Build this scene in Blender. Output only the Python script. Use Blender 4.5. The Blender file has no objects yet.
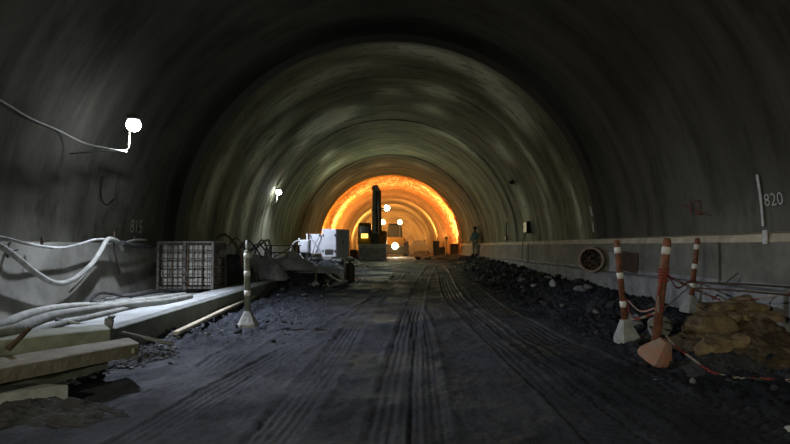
import bpy, math, random
import numpy as np
from mathutils import Vector, Matrix, Euler, noise as mnoise
random.seed(7); rng = np.random.default_rng(11)
PI = math.pi
SC = bpy.context.scene
COL = SC.collection
H = 1.3            # eye height above the roadway
FPX = 600.0
CX, CZ = -0.05, 1.3   # tunnel axis

# ------------------------------------------------------------------ camera
cam_d = bpy.data.cameras.new('camera'); cam = bpy.data.objects.new('camera', cam_d); COL.objects.link(cam)
cam_d.sensor_width = 36; cam_d.lens = 36*FPX/790; cam_d.clip_start = .05; cam_d.clip_end = 400
cam.location = (0, 0, H)
cam.rotation_euler = Euler((PI/2 + math.atan(24/FPX), 0, -math.atan(3/FPX)), 'XYZ')
SC.camera = cam
CR = cam.rotation_euler.to_matrix()
def ray(px, py):
    return (CR @ Vector(((px-395)/FPX, -(py-222)/FPX, -1))).normalized()
def at(px, py, Y):
    d = ray(px, py); return Vector((0, 0, H)) + d*(Y/d.y)
def on(px, py, z):
    d = ray(px, py); return Vector((0, 0, H)) + d*((z-H)/d.z)
def atx(px, py, X):
    d = ray(px, py); return Vector((0, 0, H)) + d*(X/d.x)
def cyl(px, py, r):
    d = ray(px, py)
    a = d.x**2+d.z**2; b = 2*(d.x*(0-CX)+d.z*(H-CZ)); c = (0-CX)**2+(H-CZ)**2-r*r
    t = (-b+math.sqrt(b*b-4*a*c))/(2*a)
    p = Vector((0, 0, H))+d*t
    return p.y, math.atan2(p.z-CZ, p.x-CX)

# ------------------------------------------------------------------ materials
def new_mat(name):
    m = bpy.data.materials.new(name); m.use_nodes = True
    nt = m.node_tree; b = nt.nodes['Principled BSDF']
    return m, nt, b
def L(nt, a, b): nt.links.new(a, b)
def mat(name, col, col2=None, rough=.85, metal=0, scale=6, bump=.3, bscale=None, detail=6, spec=.2, dist=.02, coord='Object'):
    m, nt, b = new_mat(name)
    b.inputs['Roughness'].default_value = rough; b.inputs['Metallic'].default_value = metal
    b.inputs['Specular IOR Level'].default_value = spec
    tc = nt.nodes.new('ShaderNodeTexCoord')
    n = nt.nodes.new('ShaderNodeTexNoise'); n.inputs['Scale'].default_value = scale; n.inputs['Detail'].default_value = detail
    n.inputs['Roughness'].default_value = .65
    L(nt, tc.outputs[coord], n.inputs['Vector'])
    r = nt.nodes.new('ShaderNodeValToRGB'); r.color_ramp.elements[0].position = .35; r.color_ramp.elements[1].position = .68
    col2 = col2 or tuple(c*.6 for c in col)
    r.color_ramp.elements[0].color = (*col2, 1); r.color_ramp.elements[1].color = (*col, 1)
    L(nt, n.outputs['Fac'], r.inputs['Fac']); L(nt, r.outputs['Color'], b.inputs['Base Color'])
    if bump:
        n2 = nt.nodes.new('ShaderNodeTexNoise'); n2.inputs['Scale'].default_value = bscale or scale*4; n2.inputs['Detail'].default_value = 5
        L(nt, tc.outputs[coord], n2.inputs['Vector'])
        bp = nt.nodes.new('ShaderNodeBump'); bp.inputs['Strength'].default_value = bump; bp.inputs['Distance'].default_value = dist
        L(nt, n2.outputs['Fac'], bp.inputs['Height']); L(nt, bp.outputs['Normal'], b.inputs['Normal'])
    return m
def emit(name, col, strength):
    m, nt, b = new_mat(name)
    b.inputs['Base Color'].default_value = (*[min(1, c*.5) for c in col], 1)
    b.inputs['Emission Color'].default_value = (*col, 1); b.inputs['Emission Strength'].default_value = strength
    return m

def lining(name, base, dark, pale, bump=.5, streak=1.0, board=True):
    """cast concrete: formwork bands across, drip streaks down the vault, pale lime patches from the 'stain' attribute"""
    m, nt, b = new_mat(name); b.inputs['Roughness'].default_value = .9; b.inputs['Specular IOR Level'].default_value = .06
    N = nt.nodes.new
    uv = N('ShaderNodeUVMap'); uv.uv_map = 'UVMap'
    def mapped(sx, sy):
        mp = N('ShaderNodeMapping'); mp.inputs['Scale'].default_value = (sx, sy, 1); L(nt, uv.outputs['UV'], mp.inputs['Vector']); return mp.outputs['Vector']
    def nz(vec, sc, det=6, ro=.6):
        n = N('ShaderNodeTexNoise'); n.inputs['Scale'].default_value = sc; n.inputs['Detail'].default_value = det; n.inputs['Roughness'].default_value = ro
        L(nt, vec, n.inputs['Vector']); return n.outputs['Fac']
    def ramp(f, p0, p1, c0, c1):
        r = N('ShaderNodeValToRGB'); r.color_ramp.elements[0].position = p0; r.color_ramp.elements[1].position = p1
        r.color_ramp.elements[0].color = (*c0, 1); r.color_ramp.elements[1].color = (*c1, 1); L(nt, f, r.inputs['Fac']); return r.outputs['Color']
    def mix(fac, a, bb, mode='MIX'):
        x = N('ShaderNodeMix'); x.data_type = 'RGBA'; x.blend_type = mode
        if isinstance(fac, float): x.inputs['Factor'].default_value = fac
        else: L(nt, fac, x.inputs['Factor'])
        for s, v in (('A', a), ('B', bb)):
            i = [k for k in x.inputs if k.name == s and k.type == 'RGBA'][0]
            if isinstance(v, tuple): i.default_value = (*v, 1)
            else: L(nt, v, i)
        return [o for o in x.outputs if o.type == 'RGBA'][0]
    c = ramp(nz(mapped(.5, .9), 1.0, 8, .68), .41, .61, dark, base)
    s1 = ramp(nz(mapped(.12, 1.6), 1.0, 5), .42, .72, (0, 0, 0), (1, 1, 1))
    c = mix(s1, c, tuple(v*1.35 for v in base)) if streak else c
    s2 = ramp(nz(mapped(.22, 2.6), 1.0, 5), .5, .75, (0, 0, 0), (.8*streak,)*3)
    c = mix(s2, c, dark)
    at_ = N('ShaderNodeAttribute'); at_.attribute_name = 'stain_glint'
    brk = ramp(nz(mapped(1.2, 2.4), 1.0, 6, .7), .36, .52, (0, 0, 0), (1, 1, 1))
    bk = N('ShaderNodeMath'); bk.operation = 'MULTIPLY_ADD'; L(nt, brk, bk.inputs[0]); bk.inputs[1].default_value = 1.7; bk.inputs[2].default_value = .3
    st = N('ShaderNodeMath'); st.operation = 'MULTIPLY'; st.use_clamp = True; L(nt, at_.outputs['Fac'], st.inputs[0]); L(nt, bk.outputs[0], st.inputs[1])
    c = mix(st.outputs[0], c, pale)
    da = N('ShaderNodeAttribute'); da.attribute_name = 'dark_patch'
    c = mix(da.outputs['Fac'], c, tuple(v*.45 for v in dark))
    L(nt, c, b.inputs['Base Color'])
    h = nz(mapped(1.0, 2.2), 2.0, 8, .65); h2 = nz(mapped(.05, 1.1), 1.0, 3)
    ad = N('ShaderNodeMath'); ad.operation = 'ADD'; L(nt, h, ad.inputs[0]); L(nt, h2, ad.inputs[1])
    bp = N('ShaderNodeBump'); bp.inputs['Strength'].default_value = bump; bp.inputs['Distance'].default_value = .06
    L(nt, ad.outputs[0], bp.inputs['Height']); L(nt, bp.outputs['Normal'], b.inputs['Normal'])
    return m

M = {}
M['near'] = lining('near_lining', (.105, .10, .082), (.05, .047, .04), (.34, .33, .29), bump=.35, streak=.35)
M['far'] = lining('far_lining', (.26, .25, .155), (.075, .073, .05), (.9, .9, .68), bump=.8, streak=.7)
M['inner'] = lining('inner_lining', (.27, .20, .13), (.13, .09, .06), (.5, .4, .3), bump=.8)
M['kick'] = mat('kicker_concrete', (.25, .24, .205), (.13, .125, .108), scale=1.6, bump=.4, bscale=7)
M['ledge'] = mat('ledge_dust', (.66, .58, .42), (.36, .31, .23), scale=2.5, bump=.3)
M['bench'] = mat('bench_concrete', (.33, .33, .33), (.16, .16, .165), scale=2.2, bump=.7, bscale=9)
M['slabplate'] = mat('plate_concrete', (.5, .5, .47), (.36, .36, .34), scale=4)
M['bucket'] = mat('worn_bucket_steel', (.5, .47, .42), (.22, .2, .18), scale=5, rough=.5)
M['stick'] = mat('stick_grey_paint', (.46, .47, .42), (.26, .27, .24), scale=5, rough=.5)
M['soil'] = mat('ochre_soil', (.12, .085, .045), (.04, .03, .02), scale=6, bump=.9, bscale=14)
M['clod'] = mat('mud_clod', (.11, .113, .13), (.06, .062, .072), scale=5, bump=.5)
M['curb'] = mat('curb_concrete', (.22, .23, .20), (.13, .14, .12), scale=3, bump=.3)
M['slabtop'] = mat('slab_dusty', (.44, .45, .45), (.27, .28, .27), scale=2.4, bump=.4)
M['dust'] = mat('grey_dust', (.36, .37, .34), (.2, .2, .18), scale=3, bump=.5)
M['beam'] = mat('dusty_beam', (.27, .28, .205), (.16, .165, .12), scale=4, bump=.4)
M['rustbeam'] = mat('rusty_beam', (.25, .24, .17), (.16, .12, .085), scale=5, bump=.4)
M['hose'] = mat('dusty_hose', (.33, .33, .30), (.19, .19, .17), scale=7, bump=.3)
M['darkhose'] = mat('dark_hose', (.05, .05, .05), (.025, .025, .025), scale=8, rough=.6)
M['cable'] = mat('pale_cable', (.5, .5, .48), (.3, .3, .28), scale=8)
M['rock'] = mat('dark_rock', (.06, .06, .06), (.022, .022, .023), scale=4, bump=.7)
M['greyrock'] = mat('grey_rock', (.22, .22, .21), (.12, .12, .12), scale=4, bump=.6)
M['ochre'] = mat('ochre_rock', (.30, .21, .11), (.06, .044, .028), scale=3, bump=.7, bscale=9)
M['orange'] = mat('dirty_orange_plastic', (.27, .105, .055), (.10, .045, .03), scale=14, bump=.1, rough=.55)
M['reflective'] = mat('white_tape', (.78, .76, .70), (.6, .56, .5), scale=12, bump=0, rough=.4)
M['concbase'] = mat('cast_base', (.36, .28, .21), (.2, .14, .1), scale=6, bump=.5)
M['greybase'] = mat('cast_base_grey', (.42, .42, .40), (.24, .24, .22), scale=6, bump=.5)
M['orangebase'] = mat('cast_base_orange', (.40, .14, .08), (.27, .2, .15), scale=5, bump=.5)
M['redchain'] = mat('red_plastic', (.34, .055, .035), (.2, .04, .03), scale=9, bump=0, rough=.5)
M['whitechain'] = mat('white_plastic', (.42, .35, .28), (.28, .22, .17), scale=9, bump=0, rough=.5)
M['steel'] = mat('dull_steel', (.16, .155, .14), (.08, .075, .065), scale=8, metal=.3, rough=.6, bump=.2)
M['rust'] = mat('rusty_steel', (.11, .075, .05), (.055, .038, .026), scale=9, bump=.4)
M['block'] = mat('pale_block', (.40, .39, .35), (.24, .235, .21), scale=3.5, bump=.3)
M['whitepaint'] = mat('white_paint', (.82, .82, .86), (.66, .67, .72), scale=3, bump=.05, rough=.5)
M['yellow'] = mat('machine_yellow', (.55, .34, .04), (.3, .18, .03), scale=3, rough=.5, bump=.1)
M['black'] = mat('black_rubber', (.03, .03, .03), (.015, .015, .015), scale=8, bump=.3)
M['darkmetal'] = mat('dark_machine', (.09, .085, .075), (.05, .045, .04), scale=5, rough=.5, bump=.2)
M['glass'] = mat('dark_glass', (.03, .035, .04), (.02, .02, .025), rough=.1, bump=0)
M['tarp'] = mat('dark_tarp', (.07, .065, .06), (.03, .03, .028), scale=4, bump=.6)
M['greytarp'] = mat('grey_sheet', (.5, .5, .53), (.28, .28, .3), scale=4, bump=.6)
M['wood'] = mat('old_wood', (.30, .18, .09), (.15, .09, .05), scale=5, bump=.3)
M['paint'] = mat('marking_paint', (.75, .75, .72), (.5, .5, .48), scale=14, bump=0)
M['redpaint'] = mat('red_spray', (.22, .045, .03), (.13, .05, .035), scale=10, bump=0)
M['skin'] = mat('skin', (.35, .22, .15), bump=0)
M['jacket'] = mat('teal_jacket', (.26, .42, .38), (.18, .30, .27), scale=8, bump=.3)
M['trousers'] = mat('khaki_trousers', (.5, .5, .38), (.36, .36, .27), scale=8, bump=.3)
M['helmet'] = mat('dark_helmet', (.05, .06, .05), bump=0, rough=.4)

# ------------------------------------------------------------------ mesh building
class MB:
    def __init__(s): s.v = []; s.f = []; s.mi = []; s.sm = []
    def add(s, vs, fs, mi=0, smooth=False):
        o = len(s.v); s.v += [tuple(v) for v in vs]
        for f in fs: s.f.append(tuple(i+o for i in f)); s.mi.append(mi); s.sm.append(smooth)
        return s
    def box(s, c, size, rot=None, bev=.0, mi=0, taper=None):
        hx, hy, hz = [q/2 for q in size]; R = rot.to_matrix() if rot else Matrix.Identity(3)
        bev = min(bev, hx*.9, hy*.9, hz*.9)
        c = Vector(c)
        tx, ty = taper or (1, 1)
        if bev <= 0:
            vs = [Vector((sx*hx*(tx if sz > 0 else 1), sy*hy*(ty if sz > 0 else 1), sz*hz)) for sz in (-1, 1) for sy in (-1, 1) for sx in (-1, 1)]
            fs = [(0, 2, 3, 1), (4, 5, 7, 6), (0, 1, 5, 4), (2, 6, 7, 3), (0, 4, 6, 2), (1, 3, 7, 5)]
        else:
            vs = []; fs = []
            idx = {}
            for sx in (-1, 1):
                for sy in (-1, 1):
                    for sz in (-1, 1):
                        for ax in range(3):
                            p = [sx*(hx-bev), sy*(hy-bev), sz*(hz-bev)]
                            p[ax] += (sx, sy, sz)[ax]*bev
                            if sz > 0: p[0] *= tx; p[1] *= ty
                            idx[(sx, sy, sz, ax)] = len(vs); vs.append(Vector(p))
            for ax in range(3):
                o = [a for a in range(3) if a != ax]
                for sg in (-1, 1):
                    q = []
                    for a, b2 in ((-1, -1), (1, -1), (1, 1), (-1, 1)):
                        k = [0, 0, 0]; k[ax] = sg; k[o[0]] = a; k[o[1]] = b2; q.append(idx[(*k, ax)])
                    fs.append(tuple(q))
                for a in (-1, 1):
                    for b2 in (-1, 1):
                        k1 = [0, 0, 0]; k2 = [0, 0, 0]; k1[ax] = -1; k2[ax] = 1
                        for k in (k1, k2): k[o[0]] = a; k[o[1]] = b2
                        fs.append((idx[(*k1, o[0])], idx[(*k2, o[0])], idx[(*k2, o[1])], idx[(*k1, o[1])]))
            for sx in (-1, 1):
                for sy in (-1, 1):
                    for sz in (-1, 1): fs.append(tuple(idx[(sx, sy, sz, a)] for a in range(3)))
        return s.add([c + R @ v for v in vs], fs, mi)
    def tube(s, pts, r, n=10, mi=0, cap=True):
        pts = [Vector(p) for p in pts]; k = len(pts)
        rs = r if isinstance(r, (list, tuple)) else [r]*k
        vs = []; fs = []
        t0 = (pts[1]-pts[0]).normalized()
        up = Vector((0, 0, 1)) if abs(t0.z) < .9 else Vector((1, 0, 0))
        a = t0.cross(up).normalized()
        for i in range(k):
            t = (pts[min(i+1, k-1)]-pts[max(i-1, 0)]).normalized()
            a = (a - t*a.dot(t)).normalized(); b = t.cross(a)
            for j in range(n):
                q = 2*PI*j/n; vs.append(pts[i] + (a*math.cos(q)+b*math.sin(q))*rs[i])
        for i in range(k-1):
            for j in range(n):
                fs.append((i*n+j, i*n+(j+1) % n, (i+1)*n+(j+1) % n, (i+1)*n+j))
        s.add(vs, fs, mi, True)
        if cap:
            o = len(s.v)-len(vs)
            s.f.append(tuple(o+j for j in reversed(range(n)))); s.mi.append(mi); s.sm.append(False)
            s.f.append(tuple(o+(k-1)*n+j for j in range(n))); s.mi.append(mi); s.sm.append(False)
        return s
    def lathe(s, base, prof, n=20, rot=None, mi=0, smooth=True, sq=None):
        R = rot.to_matrix() if rot else Matrix.Identity(3); base = Vector(base)
        vs = []; fs = []; k = len(prof)
        for r, z in prof:
            for j in range(n):
                q = 2*PI*j/n
                x, y = r*math.cos(q), r*math.sin(q)
                vs.append(base + R @ Vector((x, y, z)))
        for i in range(k-1):
            for j in range(n): fs.append((i*n+j, i*n+(j+1) % n, (i+1)*n+(j+1) % n, (i+1)*n+j))
        s.add(vs, fs, mi, smooth); o = len(s.v)-len(vs)
        s.f.append(tuple(o+j for j in reversed(range(n)))); s.mi.append(mi); s.sm.append(False)
        s.f.append(tuple(o+(k-1)*n+j for j in range(n))); s.mi.append(mi); s.sm.append(False)
        return s
    def rock(s, c, size, seed=0, mi=0, sub=2, rough=.35, flat=False):
        vs, fs = ico(sub); c = Vector(c); sx, sy, sz = size
        of = Vector((seed*13.7, seed*5.1, seed*2.3)); out = []
        R = Euler((seed*1.3, seed*.7, seed*2.1)).to_matrix()
        for v in vs:
            q = R @ v
            # chop by random planes to make faces
            d = 1+rough*(mnoise.noise(v*1.4+of))+rough*.45*mnoise.noise(v*3.4+of)+(rough*.22*mnoise.noise(v*8+of) if sub > 2 else 0)
            w = q*d
            for k in range(5):
                rr = random_dir(seed*7+k); dd = w.dot(rr); lim = .62+.1*(k % 3)
                if dd > lim: w = w - rr*(dd-lim)*.85
            out.append(c+Vector((w.x*sx, w.y*sy, w.z*sz)))
        return s.add(out, fs, mi, False)
    def build(s, name, mats, parent=None, loc=None):
        me = bpy.data.meshes.new(name); me.from_pydata([tuple(v) for v in s.v], [], s.f)
        mats = mats if isinstance(mats, (list, tuple)) else [mats]
        for m in mats: me.materials.append(m)
        me.polygons.foreach_set('material_index', s.mi); me.polygons.foreach_set('use_smooth', s.sm)
        me.update()
        o = bpy.data.objects.new(name, me); COL.objects.link(o)
        if parent is not None:
            o.parent = parent
            if not s.__dict__.get('local'):
                mi_ = parent_matrix(parent).inverted(); me.transform(mi_)
        elif loc is not None:
            me.transform(Matrix.Translation(-Vector(loc))); o.location = loc
        bmfix(me)
        return o
def parent_matrix(o):
    m = o.matrix_basis.copy()
    while o.parent: o = o.parent; m = o.matrix_basis @ m
    return m
def bmfix(me):
    import bmesh
    b = bmesh.new(); b.from_mesh(me); bmesh.ops.recalc_face_normals(b, faces=b.faces); b.to_mesh(me); b.free()
_ico = {}
def ico(sub):
    if sub not in _ico:
        import bmesh
        b = bmesh.new(); bmesh.ops.create_icosphere(b, subdivisions=sub, radius=1)
        _ico[sub] = ([v.co.copy() for v in b.verts], [tuple(v.index for v in f.verts) for f in b.faces]); b.free()
    return _ico[sub]
def random_dir(k):
    r = random.Random(k*131+5); v = Vector((r.gauss(0, 1), r.gauss(0, 1), r.gauss(0, 1))); return v.normalized()

def tag(o, label=None, cat=None, group=None, kind=None):
    if label: o['label'] = label
    if cat: o['category'] = cat
    if group: o['group'] = group
    if kind: o['kind'] = kind
    return o
def empty(name, loc, label, cat, group=None, rot=None):
    o = bpy.data.objects.new(name, None); COL.objects.link(o); o.location = loc
    if rot: o.rotation_euler = rot
    o.empty_display_size = .1
    return tag(o, label, cat, group)
def struct(o): o['kind'] = 'structure'; return o
def children(o): return [c for c in bpy.data.objects if c.parent == o]
def copy_tree(o, parent=None):
    c = o.copy(); COL.objects.link(c)
    if parent: c.parent = parent
    for ch in children(o): copy_tree(ch, c)
    return c
def spline(ps, n=8):
    ps = [Vector(p) for p in ps]; out = []
    for i in range(len(ps)-1):
        p0 = ps[max(i-1, 0)]; p1 = ps[i]; p2 = ps[i+1]; p3 = ps[min(i+2, len(ps)-1)]
        for k in range(n):
            t = k/n
            out.append(.5*((2*p1)+(p2-p0)*t+(2*p0-5*p1+4*p2-p3)*t*t+(3*p1-p0-3*p2+p3)*t**3))
    out.append(ps[-1]); return out
def skin(name, verts, edges, radii, m, parent=None, sub=2):
    me = bpy.data.meshes.new(name); me.from_pydata([tuple(v) for v in verts], edges, [])
    o = bpy.data.objects.new(name, me); COL.objects.link(o)
    me.skin_vertices.new() if hasattr(me.skin_vertices, 'new') and not me.skin_vertices else None
    md = o.modifiers.new('Skin', 'SKIN')
    if not me.skin_vertices:
        bpy.context.view_layer.update()
    for i, r in enumerate(radii):
        d = me.skin_vertices[0].data[i]; d.radius = (r, r) if not isinstance(r, tuple) else r; d.use_root = (i == 0)
    s = o.modifiers.new('Sub', 'SUBSURF'); s.levels = sub; s.render_levels = sub
    md.use_smooth_shade = True
    dg = bpy.context.evaluated_depsgraph_get(); ev = o.evaluated_get(dg)
    nm = bpy.data.meshes.new_from_object(ev); o.modifiers.clear(); o.data = nm
    nm.materials.clear(); nm.materials.append(m)
    for p in nm.polygons: p.use_smooth = True; p.material_index = 0
    if parent is not None: o.parent = parent
    return o

# numpy value noise
_T = {}
def vnoise(x, y, seed=0):
    if seed not in _T: _T[seed] = np.random.default_rng(seed).random((256, 256))
    T = _T[seed]
    xi = np.floor(x).astype(int); yi = np.floor(y).astype(int); fx = x-xi; fy = y-yi
    fx = fx*fx*(3-2*fx); fy = fy*fy*(3-2*fy)
    g = lambda a, b: T[a % 256, b % 256]
    return (g(xi, yi)*(1-fx)*(1-fy)+g(xi+1, yi)*fx*(1-fy)+g(xi, yi+1)*(1-fx)*fy+g(xi+1, yi+1)*fx*fy)
def fbm(x, y, o=5, seed=0, g=.5):
    a = 1; s = 0; t = 0
    for i in range(o): s = s+a*(vnoise(x*2**i+17*i, y*2**i+5*i, seed+i)-.5)*2; t += a; a *= g
    return s/t
def sm(a, b, x):
    t = np.clip((x-a)/(b-a), 0, 1); return t*t*(3-2*t)

def grid_obj(name, P, U, m, attrs=None, smooth=True, loc=None):
    """P (n,k,3) points, U (n,k,2) uv"""
    n, k, _ = P.shape
    me = bpy.data.meshes.new(name)
    i = np.arange(n*k).reshape(n, k)
    F = np.stack([i[:-1, :-1], i[1:, :-1], i[1:, 1:], i[:-1, 1:]], -1).reshape(-1, 4)
    V = P.reshape(-1, 3)
    me.vertices.add(len(V)); me.vertices.foreach_set('co', V.ravel())
    me.loops.add(F.size); me.loops.foreach_set('vertex_index', F.ravel())
    me.polygons.add(len(F)); me.polygons.foreach_set('loop_start', np.arange(0, F.size, 4)); me.polygons.foreach_set('loop_total', np.full(len(F), 4))
    me.polygons.foreach_set('use_smooth', np.full(len(F), smooth))
    me.update(calc_edges=True)
    uvl = me.uv_layers.new(name='UVMap'); uvl.data.foreach_set('uv', U.reshape(-1, 2)[F.ravel()].ravel())
    for kx, a in (attrs or {}).items():
        at_ = me.attributes.new(kx, 'FLOAT', 'POINT'); at_.data.foreach_set('value', a.ravel().astype(np.float32))
    me.materials.append(m)
    o = bpy.data.objects.new(name, me); COL.objects.link(o)
    return o

# ------------------------------------------------------------------ floor height
def base_h(x, y):
    h = .42*sm(13, 36, y)
    # rubble bank rising to the right bench
    h = h + (.30-.12*sm(20, 45, y))*sm(3.15, 4.9, x+.25*fbm(y*.6, x*0+3, 3, 5))*sm(8.5, 11.5, y)
    h = h + .12*sm(3.0, 4.6, x)*(1-sm(8.5, 11.5, y))
    # mound under the machinery on the left
    h = h + .36*sm(15.5, 19.5, y)*(1-sm(33, 37, y))*(1-sm(-2.6, -1.75, x+.3*fbm(y*.8, x*0, 3, 9)))
    # shallow dig beside the left curb in front
    h = h - .10*(1-sm(-3.4, -2.6, x))*(1-sm(6.6, 7.4, y))
    return h
def h_at(x, y): return float(base_h(np.array([float(x)]), np.array([float(y)]))[0])
def track_mask(x, y, x0f, w, y0, y1):
    d = x-x0f(y); m = (1-sm(w*.5, w*.62, np.abs(d)))*sm(y0, y0+.8, y)*(1-sm(y1-2, y1, y)); return d, m
def floor_h(x, y):
    h = base_h(x, y)
    rough = .015+.035*sm(.25, .6, fbm(x*.35, y*.3, 3, 21)+.4*sm(2.4, 4, np.abs(x)))
    side = sm(2.3, 3.4, x)+sm(1.3, 2.8, -x)*(sm(7.0, 9, y))
    h = h + rough*fbm(x*2.2, y*2.0, 6, 31, .6)*1.1 + .016*fbm(x*9, y*8, 4, 37, .6)
    h = h + .13*side*fbm(x*2.6, y*2.3, 6, 41, .66) + .14*side*np.abs(fbm(x*5, y*4.6, 5, 43, .6)) - .02*side
    h = h + .05*fbm(x*.5, y*.35, 3, 51)*(1-.3*side)
    # wheel ruts
    tr = [ (lambda y: -1.15+.055*y+.10*np.sin(y*.33), .34, 2.2, 26, 5, .022),
           (lambda y: -.15+.028*y+.0015*y*y, .36, 2.2, 30, 5, .024),
           (lambda y: .20+.022*y-.05*np.sin(y*.5), .30, 2.2, 15, 5, .018),
           (lambda y: -2.35+.16*y-.002*y*y, .30, 2.4, 20, 4, .018),
           (lambda y: 1.25+.03*y+.15*np.sin(y*.25+1), .40, 2.0, 30, 4, .018),
           (lambda y: 2.3+.0*y+.12*np.sin(y*.4), .42, 2.0, 22, 4, .018),
           (lambda y: 1.9-.02*y, .26, 2.0, 16, 4, .014),
           (lambda y: -1.9+.02*y+.2*np.sin(y*.3+2), .34, 6, 24, 4, .016) ]
    for f, w, y0, y1, nr, amp in tr:
        d, m = track_mask(x, y, f, w, y0, y1)
        wob = .012*fbm(x*0+y*1.2, y*.6, 2, 61)
        m = m*np.clip(.55+.9*fbm(x*1.1+w*9, y*.45, 3, 62), .05, 1.1)
        rib = np.cos((d+wob)/w*2*PI*nr)
        lug = np.cos(y*2*PI/.11+np.sign(d)*d/w*7)
        h = h - m*(.016+amp*(.42*rib+.10*lug)) + .022*np.exp(-((np.abs(d)-w*.62)/.05)**2)*sm(y0, y0+.8, y)*(1-sm(y1-2, y1, y))*(.6+.6*fbm(x*3, y*3, 2, 71))
    # chevron crawler tread prints on the right foreground
    m = sm(1.15, 1.5, x-.06*y)*(1-sm(2.9, 3.2, x))*(1-sm(6.0, 7.5, y))
    h = h + m*.03*np.cos((y+.25*np.abs(np.sin(x*2.2)))*2*PI/.13)*(.6+.5*fbm(x*2, y*2, 2, 81))
    return h
mud, nt, b = new_mat('road_mud')
def _mud():
    N = nt.nodes.new
    tc = N('ShaderNodeTexCoord')
    def nz(sc, det, ro=.6, vec=None):
        n = N('ShaderNodeTexNoise'); n.inputs['Scale'].default_value = sc; n.inputs['Detail'].default_value = det; n.inputs['Roughness'].default_value = ro
        L(nt, vec or tc.outputs['Object'], n.inputs['Vector']); return n.outputs['Fac']
    r = N('ShaderNodeValToRGB'); e = r.color_ramp.elements
    e[0].position = .36; e[0].color = (.024, .026, .031, 1); e[1].position = .66; e[1].color = (.088, .092, .112, 1)
    mp = N('ShaderNodeMapping'); mp.inputs['Scale'].default_value = (1, .35, 1); L(nt, tc.outputs['Object'], mp.inputs['Vector'])
    L(nt, nz(1.3, 8, .66, mp.outputs['Vector']), r.inputs['Fac'])
    sx = N('ShaderNodeSeparateXYZ'); L(nt, tc.outputs['Object'], sx.inputs[0])          # wetter, blacker muck towards the right side
    w1 = N('ShaderNodeMath'); w1.operation = 'MULTIPLY_ADD'; L(nt, nz(.7, 5), w1.inputs[0]); w1.inputs[1].default_value = 3.0; L(nt, sx.outputs[0], w1.inputs[2])
    r3 = N('ShaderNodeMapRange'); r3.inputs[1].default_value = .2; r3.inputs[2].default_value = 4.2; r3.inputs[3].default_value = 1.0; r3.inputs[4].default_value = .48; L(nt, w1.outputs[0], r3.inputs[0])
    vm = N('ShaderNodeVectorMath'); vm.operation = 'SCALE'; L(nt, r.outputs['Color'], vm.inputs[0]); L(nt, r3.outputs[0], vm.inputs['Scale'])
    L(nt, vm.outputs[0], b.inputs['Base Color'])
    r2 = N('ShaderNodeValToRGB'); r2.color_ramp.elements[0].position = .4; r2.color_ramp.elements[0].color = (.62,)*3+(1,)
    r2.color_ramp.elements[1].position = .6; r2.color_ramp.elements[1].color = (.95,)*3+(1,)
    L(nt, nz(.8, 4), r2.inputs['Fac']); L(nt, r2.outputs['Color'], b.inputs['Roughness'])
    b.inputs['Specular IOR Level'].default_value = .12
    bp = N('ShaderNodeBump'); bp.inputs['Strength'].default_value = .9; bp.inputs['Distance'].default_value = .05
    L(nt, nz(16, 8, .7), bp.inputs['Height']); L(nt, bp.outputs['Normal'], b.inputs['Normal'])
_mud()
ys = np.concatenate([np.linspace(-18, 2.0, 24)[:-1], 2.0*(60/2.0)**np.linspace(0, 1, 640), np.linspace(62, 100, 16)])
xs = np.concatenate([np.linspace(-5.5, -3.6, 40)[:-1], np.linspace(-3.6, 3.8, 420), np.linspace(3.8, 5.5, 60)[1:]])
X, Y = np.meshgrid(xs, ys)
Zf = floor_h(X, Y)
FL = grid_obj('floor', np.stack([X, Y, Zf], -1), np.stack([X, Y], -1), mud); struct(FL)

# ------------------------------------------------------------------ tunnel shell
def shell(y0, y1, r, m, dy, seg, a_lo=-.16, patches=(), dark_patches=(), joint=0, amp=.012, seed=1, rfun=None, smooth=True):
    ys = np.arange(y0, y1+dy*.5, dy); ys[-1] = y1
    out = []
    bounds = [('wall_right', a_lo, .80), ('ceiling', .80, PI-.80), ('wall_left', PI-.80, PI-a_lo)]
    for nm, a0, a1 in bounds:
        k = max(6, int((a1-a0)*r/seg)); th = np.linspace(a0, a1, k)
        A, YY = np.meshgrid(th, ys)
        R = r + amp*fbm(A*r*.5, YY*.9, 4, seed) + .006*fbm(A*r*.2, YY*5, 2, seed+3)
        if joint:
            ph = (YY-y0) % joint; R = R + .025*np.exp(-((np.minimum(ph, joint-ph))/.07)**2) + .03*(((YY-y0)//joint) % 2)
        if rfun is not None: R = R + rfun(A, YY)
        P = np.stack([CX+R*np.cos(A), YY, CZ+R*np.sin(A)], -1)
        st = np.zeros_like(A); dm = np.zeros_like(A)
        wob = .25*fbm(A*r*.9, YY*.9, 3, 77); wob2 = .22*fbm(A*r*.9+9, YY*.9, 3, 78)
        for (py_, pa, sy, sa, am) in patches:
            d = ((YY+wob-py_)/sy)**2+(((A-pa)*r+wob2)/sa)**2; st = np.maximum(st, am*np.exp(-d))
        for (py_, pa, sy, sa, am) in dark_patches:
            d = ((YY+wob-py_)/sy)**2+(((A-pa)*r+wob2)/sa)**2; dm = np.maximum(dm, am*np.exp(-d))
        o = grid_obj(nm, P, np.stack([A*r, YY], -1), m, {'stain_glint': st, 'dark_patch': dm}, smooth=smooth); struct(o); out.append(o)
    return out
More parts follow.
